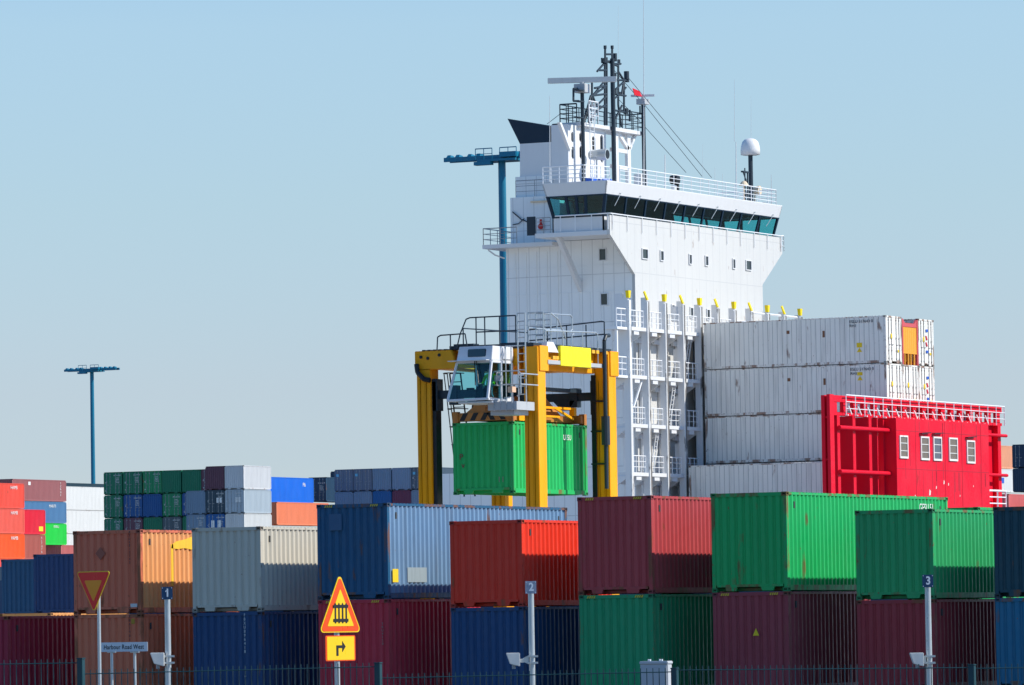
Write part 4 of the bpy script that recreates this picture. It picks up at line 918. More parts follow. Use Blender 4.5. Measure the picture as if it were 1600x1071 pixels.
# machinery deck and its railings
m = MB(); m.box(-94.1, -90.7, YFr+.1, YRe+.7, 12.03, 12.16); m.box(-93.9, -93.1, YFr+.05, YFr+.5, 12.03, 12.22); m.box(-93.0, -91.9, 181.5, 184.5, 12.16, 12.3); build(m, 'machinery_deck', DARK, car)
m = MB(); r = .025
def tr(mb, pts, r=.025): mb.path([Vector(p) for p in pts], r, 6)
tr(m, [(-94.55, YFr, 12.05), (-94.52, YFr, 12.5), (-94.4, YFr, 12.56), (-93.65, YFr, 12.58), (-93.4, YFr, 12.58), (-93.32, YFr, 12.1)])
tr(m, [(-94.0, YFr, 12.05), (-94.0, YFr, 12.56)]); tr(m, [(-93.75, YFr, 12.05), (-93.6, YFr, 12.58), (-93.35, YFr, 13.1), (-93.2, YFr, 13.15), (-91.35, YFr, 13.16), (-91.35, YFr, 12.1)])
for x in (-92.95, -92.6, -92.0): tr(m, [(x, YFr, 12.1), (x, YFr, 13.15)])
tr(m, [(-92.95, YFr, 12.62), (-91.3, YFr, 12.62)])
Yb = YRe+.65
tr(m, [(-94.1, Yb, 12.1), (-94.1, Yb, 13.0), (-91.05, Yb, 13.2), (-90.95, Yb, 13.18), (-90.95, Yb, 12.2)]); tr(m, [(-94.1, Yb, 12.6), (-90.95, Yb, 12.72)])
for x in (-93.3, -92.5, -91.7): tr(m, [(x, Yb, 12.1), (x, Yb, 13.1)])
tr(m, [(-94.1, YFr+1.2, 12.1), (-94.1, YFr+1.2, 12.85), (-94.1, Yb, 12.9)])
build(m, 'deck_railing', DARK, car)
m = MB(); Xr = -90.62
tr(m, [(Xr, 180.5, 11.55), (Xr, 180.5, 12.62), (Xr, 184.6, 12.72), (Xr, 184.75, 12.66), (Xr, 184.75, 11.5)]); tr(m, [(Xr, 181.9, 12.62), (Xr, 181.9, 12.1)]); tr(m, [(Xr, 182.6, 12.1), (Xr, 182.65, 12.55), (Xr, 182.8, 12.6)]); tr(m, [(Xr, 183.5, 12.1), (Xr, 183.5, 12.66)])
# caged landing over the ladder
xa_, xb_ = -91.35, -90.75
for y in (180.6, 181.2, 181.9, 182.9): tr(m, [(xa_, y, 12.2), (xa_, y, 13.3)]); 
tr(m, [(xa_, 180.6, 13.3), (xa_, 184.0, 13.36), (xa_, 184.15, 13.28), (xa_, 184.15, 12.85), (xa_, 184.0, 12.76), (xa_, 181.9, 12.74)]); tr(m, [(xa_, 180.6, 12.75), (xa_, 183.4, 12.78)])
for y in (180.6, 181.2): 
    for z in (12.5, 12.8, 13.05, 13.3): tr(m, [(xa_, y, z), (xb_, y, z)], .02)
    tr(m, [(xb_, y, 12.1), (xb_, y, 13.3)])
tr(m, [(xb_, 181.2, 13.3), (xb_, 181.8, 13.1), (xb_, 182.4, 12.4)])
build(m, 'deck_railing', GALV, car)
# ladder by the cab, with its side rails; service platform
m = MB(); yl2 = 178.9; xl0, xl1 = -90.92, -90.62
for x in (xl0, xl1): tr(m, [(x, yl2, 9.9), (x, yl2, 13.2)], .028)
for i in range(12): tr(m, [(xl0, yl2, 10.0+i*.29), (xl1, yl2, 10.0+i*.29)], .02)
for x in (-91.42, -91.2): tr(m, [(x, yl2, 10.0), (x, yl2, 12.03)], .022)
tr(m, [(-91.42, yl2, 12.03), (-90.92, yl2, 12.03)], .022)
build(m, 'access_ladder', GALV, car)
m = MB(); m.box(-91.75, -90.6, 178.1, 179.5, 9.72, 10.02); m.box(-91.75, -90.8, 178.3, 179.4, 9.55, 9.72)
for i in range(4): m.box(-91.5+i*.24, -91.48+i*.24, 178.06, 178.1, 9.7, 10.04)
sv = build(m, 'service_platform', GREYB, car)
m = MB(); yc = 178.15
tr(m, [(-91.55, yc, 10.2), (-91.6, yc, 10.3), (-91.6, yc, 11.0), (-91.5, yc, 11.1), (-90.55, yc, 11.1), (-90.45, yc, 11.0), (-90.45, yc, 10.3), (-90.6, yc, 10.2)]); tr(m, [(-91.6, yc, 10.62), (-90.45, yc, 10.62)]); tr(m, [(-90.45, yc, 11.0), (-90.45, 179.5, 11.0)]); tr(m, [(-90.45, yc, 10.62), (-90.45, 179.5, 10.62)]); tr(m, [(-91.25, yc, 10.0), (-91.25, yc, 11.1)])
build(m, 'platform_railing', GALV, sv)
m = MB(); m.box(-91.0, -90.82, 178.2, 178.5, 10.35, 10.55); build(m, 'beacon_lamp', paint('lamp_skin', (.7, .45, .3), .4), sv)
# cab
cx0, cx1, cz0, cz1, cz2 = -92.85, -91.48, 10.10, 11.46, 12.02
cyf, cyb = 177.9, 179.45
fb = [Vector((cx0-.26, cyf-.28, cz0)), Vector((cx1-.03, cyf-.28, cz0+.02)), Vector((cx1, cyf, cz1)), Vector((cx0, cyf, cz1))]
LAV = paint('cab_white', (.72, .72, .74), .4, streak=.05)
m = MB()
def edge(a, b, w=.09): m.beam(a, b, w, w)
for i in range(4): edge(fb[i], fb[(i+1) % 4], .085)
bk = [Vector((cx0, cyb, cz0)), Vector((cx1, cyb, cz0)), Vector((cx1, cyb, cz1)), Vector((cx0, cyb, cz1))]
for i in range(4): edge(bk[i], bk[(i+1) % 4], .1); edge(fb[i], bk[i], .09)
m.box(cx0, cx1, cyf+.02, cyb, cz0-.12, cz0-.045)
m.hexa([(cx0-.02, cyf-.02, cz1+.05), (cx1+.02, cyf-.02, cz1+.05), (cx1+.02, cyb+.1, cz1+.05), (cx0-.02, cyb+.1, cz1+.05)], [(cx0+.06, cyf+.06, cz2), (cx1+.03, cyf+.06, cz2), (cx1+.03, cyb+.1, cz2), (cx0+.06, cyb+.1, cz2)])
m.box(cx0-.25, cx1-.05, cyf-.3, cyf+.0, cz1+.03, cz1+.06)
m.box(cx1-.001+.035, cx1+.06, cyf+.75, cyb+.05, cz1+.1, cz2-.06)
m.box(cx1-.05, cx1+.08, cyf+.62, cyf+.70, cz0, cz1); m.box(cx1-.04, cx1+.10, cyf+1.0, cyb, cz0-.1, cz0+.12)
cab = build(m, 'cab', LAV, car, bevel=.012)
m = MB(); n_ = (fb[1]-fb[0]).cross(fb[3]-fb[0]).normalized()*.012; m.hexa(fb, [p+n_ for p in fb]); build(m, 'windscreen', CABGLASS, cab)
m = MB(); m.hexa([fb[1], fb[1]+Vector((.012, 0, 0)), fb[2]+Vector((.012, 0, 0)), fb[2]], [Vector((cx1, cyf+.65, cz0)), Vector((cx1+.012, cyf+.65, cz0)), Vector((cx1+.012, cyf+.65, cz1)), Vector((cx1, cyf+.65, cz1))]); m.box(cx1-.01, cx1, cyf+.70, cyb-.05, cz0+.1, cz1); build(m, 'side_window', CABGLASS, cab)
m = MB(); m.box(cx0+.3, cx1-.45, cyb-.02, cyb, cz0+.42, cz1-.28); m.box(cx1-.36, cx1-.06, cyb-.02, cyb, cz0+.62, cz1-.28); build(m, 'rear_window', CABGLASS, cab)
m = MB(); m.box(cx0+.05, cx0+.3, cyb-.06, cyb-.02, cz0, cz1); m.box(cx1-.45, cx1-.36, cyb-.06, cyb-.02, cz0+.42, cz1); m.box(cx0+.3, cx1-.05, cyb-.06, cyb-.02, cz0, cz0+.42); m.box(cx0+.3, cx1-.05, cyb-.06, cyb-.02, cz1-.28, cz1); m.box(cx1-.36, cx1-.05, cyb-.06, cyb-.02, cz0+.42, cz0+.62); build(m, 'rear_wall', DARK, cab)
m = MB(); m.hexa([(cx0+.42, cyf-.02, cz1+.16), (cx1-.22, cyf-.02, cz1+.16), (cx1-.22, cyf+.09, cz1+.16), (cx0+.42, cyf+.09, cz1+.16)], [(cx0+.42, cyf+.01, cz2-.10), (cx1-.22, cyf+.01, cz2-.10), (cx1-.22, cyf+.09, cz2-.1), (cx0+.42, cyf+.09, cz2-.1)]); build(m, 'roof_window', paint('dark_glass', (.01, .03, .04), .06, spec=.7), cab, bevel=.02)
m = MB(); m.tube(fb[2].lerp(fb[3], .45)+Vector((0, -.1, .02)), fb[0].lerp(fb[1], .72)+Vector((0, -.06, .5)), .02, 5); m.tube(fb[2].lerp(fb[3], .40)+Vector((0, -.1, .02)), fb[0].lerp(fb[1], .80)+Vector((0, -.06, .55)), .016, 5); build(m, 'wiper', BLACK, cab)
m = MB(); m.box(cx0+.1, cx0+.45, cyb-.3, cyb-.05, cz0, cz0+.45); m.box(cx1-.55, cx1-.1, cyf+.95, cyf+1.1, cz0+.35, cz0+1.1); m.box(cx1-.55, cx1-.1, cyf+.6, cyf+1.0, cz0+.28, cz0+.4); m.tube((-92.3, cyf+.3, cz0), (-92.25, cyf+.35, cz0+.5), .03, 6); m.box(cx1-.75, cx1-.6, cyf+.3, cyf+.9, cz0, cz0+.5); m.box(cx0+.3, cx0+.55, cyf+.1, cyf+.25, cz0+.35, cz0+.45); build(m, 'operator_seat', BLACK, cab)
m = MB(); tr(m, [(cx1+.15, cyf+.1, 10.6), (cx1+.15, cyf+.1, 11.05), (cx1+.15, cyf+.4, 11.05), (cx1+.15, cyf+.4, 10.6), (cx1+.15, cyf+.1, 10.6)]); m.tube((cx1+.15, cyf+.25, 10.75), (cx1+.15, cyf+.25, 10.95), .16, 12); build(m, 'wing_mirror', GREYM, cab)
# yellow engine panel, service ledge, white box, lamps, exhaust
m = MB(); m.box(-90.52, -90.40, 181.27, 183.75, 11.38, 12.1); build(m, 'engine_panel', YELN, car, bevel=.015)
m = MB(); m.box(-91.0, -90.42, 180.3, 181.27, 11.42, 11.56); build(m, 'service_ledge', GREYB, car); m = MB(); m.box(-91.0, -90.42, 183.76, 184.8, 11.42, 11.56); build(m, 'service_ledge', GREYB, car)
m = MB(); m.hexa([(-90.85, 180.2, 11.85), (-90.45, 180.2, 11.85), (-90.45, 181.2, 11.85), (-90.85, 181.2, 11.85)], [(-90.85, 180.4, 12.22), (-90.5, 180.4, 12.22), (-90.5, 180.9, 12.22), (-90.85, 180.9, 12.22)]); build(m, 'valve_cover', WHITE, car)
m = MB()
for y in (180.75, 181.0, 183.95, 184.3, 185.0): m.box(-90.55, -90.45, y, y+.22, 11.6 if y < 182 else 11.93, 11.72 if y < 182 else 12.05)
build(m, 'work_lamp', paint('lamp_orange', (.9, .45, .02), .4), car)
m = MB(); yx = 184.75
m.path([(-90.35, yx+.4, 12.62), (-90.35, yx+.15, 12.6), (-90.35, yx, 12.4), (-90.35, yx, 7.0)], .075, 10); m.tube((-90.35, yx, 9.65), (-90.35, yx, 8.6), .16, 12); build(m, 'exhaust_pipe', DARK, car)
m = MB(); 
for dx in (.02, .1, .18, .26): m.tube((XRo-lw-.12+dx*.6, YRe-.05, 11.2), (XRo-lw-.12+dx*.6, YRe-.05, 2.5), .025, 5)
for z in (10.2, 9.1, 7.9): m.box(XRo-lw-.15, XRo-.1, YRe-.1, YRe-.02, z, z+.06)
build(m, 'cable_hose', BLACK, car)
# hoist carriages between the legs
m = MB()
for y in (YFr+.25, YRe+.25):
    m.box(XLo+lw, XLo+lw+.22, y-.15, y+.3, 9.85, 11.0); m.box(XRo-lw-.24, XRo-lw-.02, y-.15, y+.3, 9.75, 11.0); 
    m.box(XLo+lw+.2, XRo-lw-.2, y, y+.25, 10.28, 10.58)
    for x in (-94.2, -92.2): m.box(x, x+.3, y-.05, y+.3, 10.05, 10.75)
m.hexa([(-92.55, YRe+.2, 9.95), (-92.25, YRe+.2, 9.95), (-92.25, YRe+.5, 9.95), (-92.55, YRe+.5, 9.95)], [(-92.9, YRe+.2, 10.3), (-92.0, YRe+.2, 10.3), (-92.0, YRe+.5, 10.3), (-92.9, YRe+.5, 10.3)])
m.box(-91.9, -91.6, YFr+2.0, YRe, 10.55, 10.68)
build(m, 'hoist_beam', DARK, car)
# spreader gripping the container
SPZ = 9.41
SPM = paint('spreader_orange', (.50, .19, .03), .55, rust=.7, streak=.3); HZB = paint('hazard_black', (.02, .02, .02), .6)
m = MB()
for y0, y1 in ((179.92, 180.32), (185.5, 185.92)): m.mat(0).box(-94.1, -91.74, y0, y1, SPZ+.03, SPZ+.33)
for x in (-93.75, -92.35): m.mat(0).box(x, x+.28, 180.32, 185.5, SPZ+.06, SPZ+.3)
m.mat(0).hexa([(-93.7, 181.2, SPZ+.3), (-92.1, 181.2, SPZ+.3), (-92.1, 184.6, SPZ+.3), (-93.7, 184.6, SPZ+.3)], [(-93.4, 181.9, SPZ+.95), (-92.4, 181.9, SPZ+.95), (-92.4, 184.0, SPZ+.95), (-93.4, 184.0, SPZ+.95)])
m.box(-93.3, -92.8, 179.95, 180.3, SPZ+.33, SPZ+.75); m.hexa([(-93.6, 179.95, SPZ+.33), (-92.5, 179.95, SPZ+.33), (-92.5, 180.3, SPZ+.33), (-93.6, 180.3, SPZ+.33)], [(-93.25, 180, SPZ+.6), (-92.9, 180, SPZ+.6), (-92.9, 180.25, SPZ+.6), (-93.25, 180.25, SPZ+.6)])
for i in range(5):
    x = -93.85+i*.42
    m.mat(1).hexa([(x, 179.918, SPZ+.05), (x+.2, 179.918, SPZ+.05), (x+.2, 179.915, SPZ+.05), (x, 179.915, SPZ+.05)], [(x-.16 if i > 2 else x+.16, 179.918, SPZ+.32), (x+.04 if i > 2 else x+.36, 179.918, SPZ+.32), (x+.04 if i > 2 else x+.36, 179.915, SPZ+.32), (x-.16 if i > 2 else x+.16, 179.915, SPZ+.32)])
m.mat(0)
for x in (-94.1, -91.9):
    for y in (179.9, 185.75): m.mat(0).box(x-.02, x+.2, y-.02, y+.18, SPZ-.02, SPZ+.38)
sprd = build(m, 'spreader', [SPM, HZB], car)
m = MB(); m.box(-92.05, -91.72, 180.5, 181.2, SPZ+.02, SPZ+.42); m.box(-91.98, -91.8, 182.0, 185.2, SPZ+.52, SPZ+.60); m.beam((-91.85, 183.6, SPZ+.56), (-91.8, 185.0, SPZ+.18), .08, .08); m.box(-91.9, -91.74, 182.4, 183.8, SPZ+.2, SPZ+.27); m.box(-91.95, -91.75, 185.0, 185.2, SPZ+.3, SPZ+.6); build(m, 'spreader_flipper', YEL, sprd)
m = MB(); m.box(-93.7, -92.65, 180.6, 181.0, SPZ+.34, SPZ+.36); build(m, 'cover_sheet', WHITE, sprd)
# caged ladder down the rear left leg and the cable reel
m = MB()
lx, ly = -94.72, 181.3
def lp(t): return Vector((lx+.45*t, ly, 11.25-3.9*t))
for dx in (-.22, .22): m.tube(lp(0)+Vector((dx, 0, 0)), lp(1.15)+Vector((dx, 0, 0)), .03, 5)
for i in range(15): t = i/14*1.1; m.tube(lp(t)+Vector((-.22, 0, 0)), lp(t)+Vector((.22, 0, 0)), .018, 5)
for i in range(7):
    t = i/6; c = lp(t); pts = [c+Vector((-.36*math.cos(a), -.62*math.sin(a), 0)) for a in [pi*k/8 for k in range(9)]]; m.path(pts, .02, 5)
for k in (1, 4, 7): a = pi*k/8; d = Vector((-.36*math.cos(a), -.62*math.sin(a), 0)); m.tube(lp(0)+d, lp(1)+d, .02, 5)
m.lathe((-93.55, 181.0, 9.98), [(.28, -.04), (.34, -.04), (.34, .04), (.28, .04)], 16, 'Y'); m.lathe((-93.05, 181.0, 9.98), [(.28, -.04), (.34, -.04), (.34, .04), (.28, .04)], 16, 'Y')
build(m, 'caged_ladder', BLACK, car)
held = container(-91.7, 179.9, 6.80, L20, ST, (.010, .46, .11), 'green container hanging in the spreader of the yellow straddle carrier', 'containers farther back in the yard', rust=.22)
side_text(held, 'UESU', .28, L20-2.0, ST-.5); front_text(held, 'I I', .28, .62, .5, LG); front_text(held, 'P\n v', .3, -.95, 1.2, paint('graffiti_red', (.2, .02, .04), .6))
# ---- the driver: one skinned body, seated, hands on the console
def skin_mesh(name, verts, edges, radii, root=0, sub=1):
    me = bpy.data.meshes.new(name); me.from_pydata(verts, edges, []); o = bpy.data.objects.new(name, me); COL.objects.link(o)
    md = o.modifiers.new('s', 'SKIN'); md.use_smooth_shade = True
    for i, r in enumerate(radii): me.skin_vertices[0].data[i].radius = r if isinstance(r, tuple) else (r, r); me.skin_vertices[0].data[i].use_root = (i == root)
    o.modifiers.new('u', 'SUBSURF').levels = sub; o.modifiers['u'].render_levels = sub
    dg = bpy.context.evaluated_depsgraph_get(); dg.update(); nm = bpy.data.meshes.new_from_object(o.evaluated_get(dg)); bpy.data.objects.remove(o); bpy.data.meshes.remove(me); nm.name = name; return nm
px_, py_, pz_ = cx1-.42, cyf+.72, cz0+.40
V = [(0, 0, .08), (0, .02, .30), (0, .02, .48), (0, .01, .56), (0, -.02, .64), (0, -.03, .76),
     (-.19, .0, .48), (-.24, -.10, .24), (-.20, -.34, .20), (.19, 0, .48), (.24, -.10, .24), (.20, -.34, .20),
     (-.10, -.05, .06), (-.12, -.42, .10), (-.12, -.46, -.32), (-.12, -.62, -.36), (.10, -.05, .06), (.12, -.42, .10), (.12, -.46, -.32), (.12, -.62, -.36)]
Ed = [(0, 1), (1, 2), (2, 3), (3, 4), (4, 5), (2, 6), (6, 7), (7, 8), (2, 9), (9, 10), (10, 11), (0, 12), (12, 13), (13, 14), (14, 15), (0, 16), (16, 17), (17, 18), (18, 19)]
Rd = [(.15, .11), (.15, .11), (.14, .10), .055, .085, .075, .065, .048, .03, .065, .048, .03, .085, .065, .045, .04, .085, .065, .045, .04]
for s, w in ((-1, 8), (1, 11)):
    b_ = Vector(V[w]); pm = len(V); V.append(tuple(b_+Vector((0, -.07, -.005)))); Ed.append((w, pm)); Rd.append((.036, .018))
    for k, (dx, ln) in enumerate(((-.03, .07), (-.01, .08), (.01, .075), (.03, .06))):
        a_ = len(V); V += [tuple(b_+Vector((dx, -.10, -.005))), tuple(b_+Vector((dx*1.1, -.10-ln*.5, -.012))), tuple(b_+Vector((dx*1.1, -.10-ln, -.035)))]; Ed += [(pm, a_), (a_, a_+1), (a_+1, a_+2)]; Rd += [.01, .009, .008]
    a_ = len(V); V += [tuple(b_+Vector((-s*.04, -.05, -.01))), tuple(b_+Vector((-s*.055, -.085, -.02)))]; Ed += [(pm, a_), (a_, a_+1)]; Rd += [.011, .009]
bm_ = skin_mesh('body', V, Ed, Rd)
skin = paint('skin', (.55, .30, .22), .5); vest = paint('hi_vis', (.42, .75, .02), .6, streak=.03); trou = paint('dark_cloth', (.03, .035, .05), .8)
for x in (skin, vest, trou): bm_.materials.append(x)
for p in bm_.polygons:
    c = p.center; p.material_index = 0 if (c.z > .55 or c.y < -.30 and c.z > .15) else 2 if c.z < .13 else 1
person = empty('person', (px_, py_, pz_)); tag(person, 'driver in a yellow green high visibility vest seated in the white cab', 'person')
o = bpy.data.objects.new('body', bm_); COL.objects.link(o); o.parent = person
m = MB(); c = Vector((0, -.02, .73)); m.lathe(c, [(.088, -.02), (.098, .03), (.09, .08), (.06, .115), (.02, .125)], 14); hm = m.mesh('hair'); hm.materials.append(paint('hair_brown', (.05, .03, .02), .7)); o = bpy.data.objects.new('hair', hm); COL.objects.link(o); o.parent = person
m = MB(); 
for s in (-1, 1): m.mat(0).lathe((s*.032, -.108, .70), [(.003, -.008), (.012, -.004), (.012, .004), (.003, .008)], 8, 'Y'); m.mat(1).box(s*.076, s*.092, -.04, .0, .665, .72)
m.mat(1).hexa([(-.015, -.10, .65), (.015, -.10, .65), (.015, -.13, .655), (-.015, -.13, .655)], [(-.008, -.10, .70), (.008, -.10, .70), (.008, -.112, .70), (-.008, -.112, .70)]); m.mat(2).box(-.025, .025, -.108, -.10, .622, .632)
fm = m.mesh('face'); 
for x in (HZB, skin, paint('lip', (.4, .12, .1), .5)): fm.materials.append(x)
o = bpy.data.objects.new('face', fm); COL.objects.link(o); o.parent = person
m = MB(); m.lathe((0, .0, .30), [(.155, -.012), (.16, -.012), (.16, .03), (.155, .03)], 16); me = m.mesh('reflective_band'); me.transform(Matrix.Diagonal((1, .8, 1, 1))); me.materials.append(paint('reflective', (.7, .7, .7), .3)); o = bpy.data.objects.new('reflective_band', me); COL.objects.link(o); o.parent = person
# ------------------------------------------------------------------ high light masts
def high_mast(px, py, D, label, span):
    t = at(px, py, D=D); r = empty('high_mast', (t.x, t.y, 0)); tag(r, label, 'light mast', 'teal harbour light masts'); Ht = t.z
    m = MB(); P = lambda x, y, z: Vector((t.x+x, t.y+y, z))
    m.tube(P(0, 0, 0), P(0, 0, Ht-.3), .36, 16, .26); m.tube(P(0, 0, Ht*.43), P(0, 0, Ht*.43+1.3), .42, 12)
    m.box(t.x-.7, t.x-.45, t.y-.2, t.y+.2, Ht*.43, Ht*.43+.7); m.tube(P(-.75, 0, Ht*.43), P(-.4, 0, Ht*.43), .04, 5)
    build(m, 'pole', TEAL, r, smooth=False)
    m = MB()
    for y in (-.45, .45): m.beam(P(-span/2, y, Ht-.05), P(span/2, y, Ht-.05), .16, .3)
    m.box(t.x-1.5, t.x+1.5, t.y-.9, t.y+.9, Ht-.35, Ht-.2); m.box(t.x-1.7, t.x-.4, t.y-1.0, t.y-.5, Ht-.6, Ht-.36); m.box(t.x+.3, t.x+1.6, t.y-1.0, t.y-.5, Ht-.1, Ht+.25)
    rail(m, [(t.x-1.6, t.y-.9, Ht-.2), (t.x-.3, t.y-.9, Ht-.2)], .75, 2, .6, .03); rail(m, [(t.x+.3, t.y-.9, Ht-.2), (t.x+1.6, t.y-.9, Ht-.2)], .75, 2, .6, .03)
    build(m, 'crossbeam', TEAL, r)
    for k in (-.46, -.38, -.27, -.19, .19, .28, .37, .45):
        m = MB(); x = t.x+k*span; m.hexa([(x-.18, t.y-.5, Ht+.08), (x+.18, t.y-.5, Ht+.08), (x+.18, t.y+.3, Ht+.08), (x-.18, t.y+.3, Ht+.08)], [(x-.12, t.y-.35, Ht+.28), (x+.12, t.y-.35, Ht+.28), (x+.12, t.y+.1, Ht+.24), (x-.12, t.y+.1, Ht+.24)]); build(m, 'floodlight', TEAL, r)
    return r
high_mast(143.5, 577.5, 765, 'slender teal light mast with a wide crossbar standing alone in the left sky', 8.2)
high_mast(784, 245, 393, 'teal light mast rising behind the ship beside its funnel', 8.6)
# ------------------------------------------------------------------ signs and posts along the road
GS = 'numbered camera poles in front of the containers'
NAVYP = paint('plate_navy', (.015, .06, .14), .35, streak=.02); PALE = paint('plate_glare', (.30, .33, .42), .35, streak=.05); WH = paint('sign_white', (.85, .86, .88), .4, streak=.02)  # pale plate colour paints sun glare onto a navy plate
def number_pole(px, ytop, num, pm, label, cam_dx, yaw_deg=0, D=147):
    t = at(px, ytop, D=D); r = empty('camera_pole', (t.x, t.y, 0)); tag(r, label, 'camera pole', GS)
    # frame facing the road: u to the right, n towards the camera
    u = rgt.copy(); n = Vector((sY, -cY, 0)); P = lambda a, b, z: t.xy.to_3d()+u*a+n*b+Vector((0, 0, z))
    m = MB(); m.tube(P(0, 0, 0), P(0, 0, t.z+.28), .082, 16, .076); build(m, 'pole', GALV, r)
    m = MB(); w = .145; m.hexa([P(-w, .085, t.z), P(w, .085, t.z), P(w, .095, t.z), P(-w, .095, t.z)], [P(-w, .085, t.z+.33), P(w, .085, t.z+.33), P(w, .095, t.z+.33), P(-w, .095, t.z+.33)])
    pl = build(m, 'number_plate', pm, r)
    m = MB()
    for a in (-.12, .12):
        for z in (.03, .30): m.tube(P(a, .094, t.z+z), P(a, .102, t.z+z), .012, 6)
    build(m, 'bolt', WH, pl)
    text(num, .29, WH, pl, P(.01, .098, t.z+.165), u, (0, 0, 1), 'numeral', 'CENTER', .9, .002, False, bold=.008)
    zc = at(px, 1030, D=D).z
    if num == '1':
        m = MB(); m.hexa([P(-.045, .098, t.z+.225), P(.0, .098, t.z+.255), P(.0, .098, t.z+.22), P(-.045, .098, t.z+.19)], [P(-.045, .1, t.z+.225), P(.0, .1, t.z+.255), P(.0, .1, t.z+.22), P(-.045, .1, t.z+.19)]); build(m, 'numeral', WH, pl)
    m = MB(); sgn = -1; a0 = -.46-cam_dx
    m.hexa([P(a0-.12, .22, zc-.12), P(a0+.15, .22, zc-.19), P(a0+.15, -.1, zc-.19), P(a0-.12, -.1, zc-.12)], [P(a0-.22, .24, zc+.17), P(a0+.15, .22, zc+.17), P(a0+.15, -.1, zc+.17), P(a0-.22, -.1, zc+.17)])
    ch = build(m, 'camera_housing', paint('housing_white', (.74, .72, .68), .4), r, bevel=.015)
    m = MB(); m.tube(P(a0-.02, .1, zc-.14), P(a0-.02, .1, zc-.25), .05, 8); m.box(*sum(([min(c), max(c)] for c in zip(P(a0-.04, .15, zc-.1), P(a0+.1, .05, zc-.17))), [])) ; build(m, 'camera_mount', GREYM, ch)
    m = MB(); m.beam(P(a0+.15, .02, zc-.04), P(-.2, .02, zc-.04), .09, .10); m.hexa([P(-.24, .06, zc-.06), P(-.24, -.04, zc-.06), P(-.24, -.04, zc+.02), P(-.24, .06, zc+.02)], [P(-.085, .06, zc-.14), P(-.085, -.04, zc-.14), P(-.085, -.04, zc+.1), P(-.085, .06, zc+.1)])
    for z in (zc-.10, zc+.07):
        m.beam(P(-.10, .09, z), P(.16, .09, z), .03, .05); m.beam(P(-.10, -.09, z), P(.16, -.09, z), .03, .05); m.tube(P(.10, .1, z), P(.10, -.1, z), .02, 6)
    build(m, 'clamp_bracket', GALV, r)
number_pole(261.5, 937, '1', NAVYP, 'galvanised pole with blue number plate 1 and a white camera box', -.22)
number_pole(829.5, 928, '2', PALE, 'galvanised pole with pale number plate 2 and a camera box on a long arm', .0)
number_pole(1449.5, 918, '3', NAVYP, 'galvanised pole with blue number plate 3 and a white camera box', -.16)
def rounded(pts, r, n=5):
    out = []; N_ = len(pts)
    for i in range(N_):
        p, a, b = Vector(pts[i]), Vector(pts[i-1]), Vector(pts[(i+1) % N_]); d1 = (a-p).normalized(); d2 = (b-p).normalized()
        ang = d1.angle(d2)/2; k = r/math.tan(ang); s_, e_ = p+d1*k, p+d2*k; c = p+(d1+d2).normalized()*(r/math.sin(ang))
        v0, v1 = s_-c, e_-c; a0 = math.atan2(v0.y, v0.x); da = math.atan2(v1.y, v1.x)-a0; da = (da+pi) % (2*pi)-pi
        out += [(c.x+r*math.cos(a0+da*j/n), c.y+r*math.sin(a0+da*j/n)) for j in range(n+1)]
    return out
def sign_panel(parent, o, u, n, layers):
    """each layer (name, material, outline, step): flat plates a few mm proud of one another"""
    for nm, mt, pts, d0, d1 in layers:
        m = MB(); m.hexa([o+u*x+n*d0+Vector((0, 0, z)) for x, z in pts], [o+u*x+n*d1+Vector((0, 0, z)) for x, z in pts]); build(m, nm, mt, parent)
SR = paint('sign_red', (.96, .010, .010), .35, streak=.02); SO = paint('sign_orange_red', (.85, .075, .005), .35, streak=.02); SYW = paint('sign_yellow', (.90, .56, .01), .35, streak=.02); SB = paint('sign_black', (.015, .015, .018), .5)
# yield sign, turned away from the sun
D = 110; o = at(146.8, 957.5, D=D); sp_ = at(150.6, 957, D=D)
yg = empty('yield_sign', (sp_.x, sp_.y, 0)); tag(yg, 'red and yellow give way triangle on a pole before the rusty brown stack', 'road sign')
a = -math.radians(40); u = Vector((math.cos(YAW+a), math.sin(YAW+a), 0)); n = Vector((u.y, -u.x, 0))
tri_ = lambda s, r, c=0: rounded([(-s/2, c+s*.866), (0, c), (s/2, c+s*.866)], r)
s = .93
sign_panel(yg, o, u, n, (('sign_plate', SYW, tri_(s, .045), -.005, .005), ('red_border', SR, tri_(s-.05, .035, .027), .0052, .009), ('yellow_field', paint('sign_amber', (.98, .30, .003), .35, streak=.02), tri_(s*.52, .02, .21), .0092, .013)))
m = MB(); m.tube((sp_.x, sp_.y, 0), (sp_.x, sp_.y, o.z+.55), .035, 12); m.box(sp_.x-.06, sp_.x+.06, sp_.y-.06, sp_.y-.02, o.z+.3, o.z+.36); build(m, 'pole', GALV, yg)
for c in yg.children:
    if c.name.startswith('pole'): c.location = -n*.07
